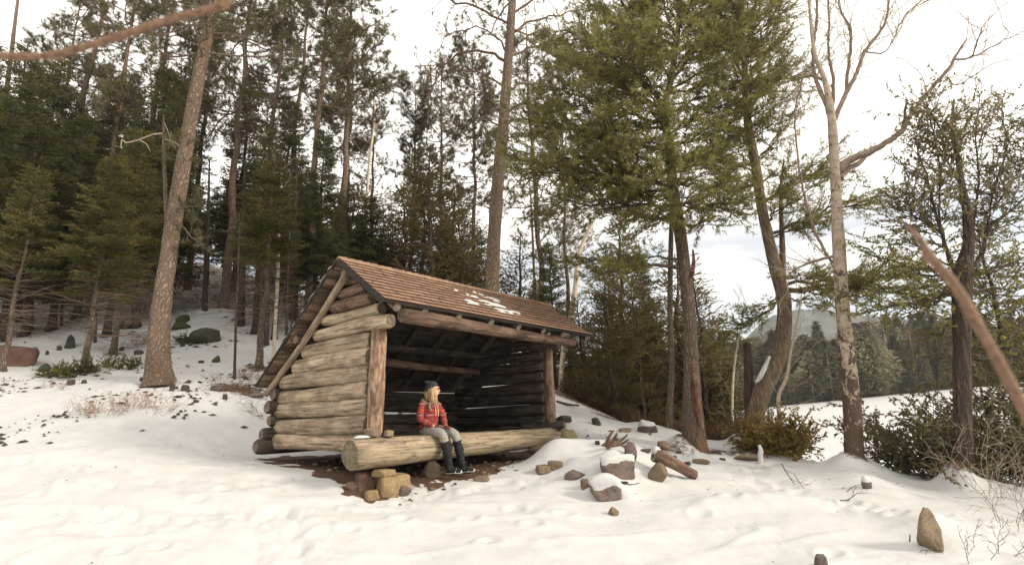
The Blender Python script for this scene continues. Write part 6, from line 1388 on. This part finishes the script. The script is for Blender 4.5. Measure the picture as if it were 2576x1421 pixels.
shrub(650, 955, 1.1, .4, 34, 'shrub', 'reddish twig thicket touching the low back eave', 6)
shrub(672, 1048, .7, .5, 12, 'twig_dark', 'dark bare twigs beside the protruding wall log ends', 7)
shrub(560, 990, .9, .2, 16, 'shrub', 'thin ground twigs around the flat dark stone', 8)
shrub(20, 965, 1.2, .14, 18, 'twig_dark', 'low dark twigs at the left picture edge', 9)
shrub(2470, 1395, 1.2, .40, 9, 'twig_dark', 'dark wiry twigs at the bottom right corner', 10, spread=1.6)
shrub(2560, 1330, .8, .9, 10, 'twig', 'taller bare twigs at the right edge near the corner', 11)
shrub(2540, 1250, 1.3, 1.15, 18, 'twig_grey', 'pale bare shrub in front of the dark bush at the right edge', 12, thick=.005)
shrub(1420, 985, 1.8, .5, 40, 'shrub', 'brown dead brush behind the far post', 13); shrub(1500, 1010, 1.8, .5, 44, 'shrub', 'brown dead brush at the slope edge right of the far post', 14); shrub(1580, 1040, 1.4, .45, 34, 'shrub', 'brown dead brush left of the slender grey trunk', 15)
# dense dry brush along the wood edge behind, too many stems to count
g = np.random.default_rng(91); B = []; D = []
for _ in range(15000):
    px = g.uniform(1395, 1880); y = g.uniform(0, 1)
    yy = 15.2 + (1700 - px) * .008 + y * 4.2; x = (px - 1288) / FPX * yy * 1.0
    B.append((x, yy, 0)); 
B = np.array(B); B[:, 2] = ground_z(B[:, 0], B[:, 1]) + g.random(len(B)) * .35 - .02; D = g.normal(size=B.shape) * .55; D[:, 2] = np.abs(D[:, 2]) + .7; D /= np.linalg.norm(D, axis=1)[:, None]
MAT['bracken'] = m_leaf('dry_brown_brush', (.10, .062, .038), (.19, .12, .075), trans=.3)
tag(link('dry_brush', np_mesh('dry_brush', *blades(B, D, g.uniform(.15, .5, len(B)), g.uniform(.015, .035, len(B)), g)), MAT['bracken'], smooth=False), kind='stuff')
# evergreen seedlings at the feet of the firs
bush('fir_seedling', 170, 14.6, .8, .42, 'fir', 'low evergreen seedling at the left foot of the crooked fir', 221, 8, cat='seedling', sp=.02)
bush('fir_seedling', 212, 14.9, .7, .40, 'spruce', 'low evergreen seedling at the right foot of the crooked fir', 222, 8, cat='seedling', sp=.02)
bush('fir_seedling', 312, 15.6, 1.2, .42, 'spruce', 'spreading dark seedling right of the stout fir trunk', 223, 11, cat='seedling', sp=.02)
bush('fir_seedling', 485, 18.0, 1.0, .22, 'spruce', 'low dark tuft of evergreen below the large mossy boulder', 224, 12, cat='seedling', sp=.02)
# bark flakes, cones and needles over the snow
g = np.random.default_rng(92); n = 8500
ax_ = np.radians(np.concatenate([g.uniform(-46, 4, 6500), g.uniform(-40, 40, 2000)])); rr2 = np.concatenate([13.5 + 22 * g.random(6500) ** 1.2, g.uniform(5.5, 16, 2000)])
x, y = rr2 * np.sin(ax_), rr2 * np.cos(ax_); keep = np.ones(n, bool); cl = fbm(x * .9, y * .9, s=66, o=3); keep[:6500] = g.random(6500) < np.clip(.35 + cl[:6500] * 1.3, .05, 1); keep[6500:] = g.random(2000) < np.clip((rr2[6500:] - 7) / 20 * (1 + 2.5 * cl[6500:]), .02, .6)
x, y = x[keep], y[keep]; u, v = to_sh(x, y); k2 = ~((u > -.3) & (u < 5.2) & (v > -.5) & (v < 3.4)); x, y = x[k2], y[k2]
z = ground_z(x, y); Bc = np.stack([x, y, z + .008], -1); sz = np.where(np.hypot(x, y) > 13, .015 + .12 * g.random(len(x)) ** 2.6, g.uniform(.008, .025, len(x)))
Vv = []; Ff = []
az = g.random(len(x)) * 6.28; ex = np.stack([np.cos(az), np.sin(az), g.normal(size=len(x)) * .12], -1); ey = np.stack([-np.sin(az), np.cos(az), g.normal(size=len(x)) * .12], -1)
Vq = np.stack([Bc - ex * sz[:, None], Bc - ey * (sz * .35)[:, None], Bc + ex * sz[:, None], Bc + ey * (sz * .4)[:, None], Bc + np.array([0, 0, 1]) * (sz * .35)[:, None]], 1).reshape(-1, 3)
b5 = np.arange(len(x))[:, None] * 5; Ff = np.concatenate([b5 + [0, 1, 4], b5 + [1, 2, 4], b5 + [2, 3, 4], b5 + [3, 0, 4]])
tag(link('forest_litter', np_mesh('forest_litter', Vq, Ff), MAT['debris'], smooth=False), kind='stuff')
# snow on the near end of the front log, snow tufted stub by the curved tree
V = []; Fc = []; patch(V, Fc, Vector((-.33, -.14, .012)), Vector((1, 0, 0)), Vector((0, 1, 0)), Vector((0, 0, 1)), .15, .05, .03, 5)
link('snow_patch', py_mesh('snow_patch', [tuple(v) for v in V], Fc), MAT['snow'], SHEL)
P = hit(1915, 1164); Q, RR = resample([P - (0, 0, .05), P + (0, 0, .12), P + (.02, 0, .24), P + (0, 0, .34)], [.06, .05, .04, .03], .04)
tag(link('snowy_stub', np_mesh('snowy_stub', *tube_np(Q - P, RR, 10, 1 + .2 * fbm(np.arange(len(Q))[:, None] * .7 + np.zeros((1, 10)), np.arange(10)[None] + np.zeros((len(Q), 1)), s=2))), MAT['snow']), 'thin stub plastered with snow in front of the curved tree', 'stub').location = tuple(P)
# twigs close to the viewer, out of focus
def near_twig(pl, y, label):
    P, R = px_curve(pl, y); Q, RR = resample(P, R, .006); f = 1 + .12 * fbm(np.arange(len(Q))[:, None] * .25 + np.zeros((1, 12)), np.zeros((len(Q), 12)), s=8)
    r = tag(link('near_twig', np_mesh('near_twig', *tube_np(Q - P[0], RR, 12, f)), MAT['near_twig']), label, 'twig'); r.location = tuple(P[0])
near_twig([(-160, 150, 18), (-40, 140, 18), (80, 143, 17), (150, 136, 24), (180, 128, 20), (300, 92, 19), (420, 52, 19), (540, 20, 19), (562, 12, 25), (585, -20, 19), (640, -90, 18)], .62, 'blurred brown twig arching across the top left, close to the viewer')
near_twig([(2274, 562, 5), (2295, 582, 12), (2318, 608, 18), (2334, 640, 26), (2362, 672, 22), (2400, 715, 22), (2450, 800, 26), (2510, 905, 27), (2560, 1000, 29), (2620, 1110, 32), (2720, 1330, 36)], .58, 'blurred reddish twig slanting down the right side, close to the viewer')

g = np.random.default_rng(95); B = []
for _ in range(420):
    x = g.uniform(-.33, 5.6); q = g.uniform(.1, 1.48); p = RID + fdir * q + Vector((x, 0, 0)) + fn_ * .036; B.append(tuple(p))
B = np.array(B); D = g.normal(size=B.shape); nv = np.array(fn_); D -= (D @ nv)[:, None] * nv; D /= np.linalg.norm(D, axis=1)[:, None]
rd = tag(link('roof_needles', np_mesh('roof_needles', *blades(B, D, g.uniform(.02, .10, len(B)), g.uniform(.006, .018, len(B)), g)), MAT['debris'], smooth=False), 'scattered dark needles and twigs on the brown shingle roof', 'needles', kind='stuff'); rd.location = tuple(S0); rd.rotation_euler = (0, 0, YAW)
n = 520; u = g.uniform(-.1, 5.0, n); v = g.uniform(-.75, 2.6, n); pw = np.array([sh(a, b, 0) for a, b in zip(u, v)]); pz = ground_z(pw[:, 0], pw[:, 1]); Vs = []; Fs = []
V0, F0 = ICO2[0][:], ICO2[1]
parts = []
for a, b, c in zip(pw[:, 0], pw[:, 1], pz):
    r_ = .012 + .05 * g.random() ** 3; parts.append((V0 * rock_r(V0, int(g.integers(1, 900)), 6)[:, None] * np.array((r_, r_ * .8, r_ * .6)) + (a, b, c + r_ * .2), F0))
tag(link('pebbles', np_mesh('pebbles', *merge(parts)), MAT['rock_brown'], smooth=False), kind='stuff')
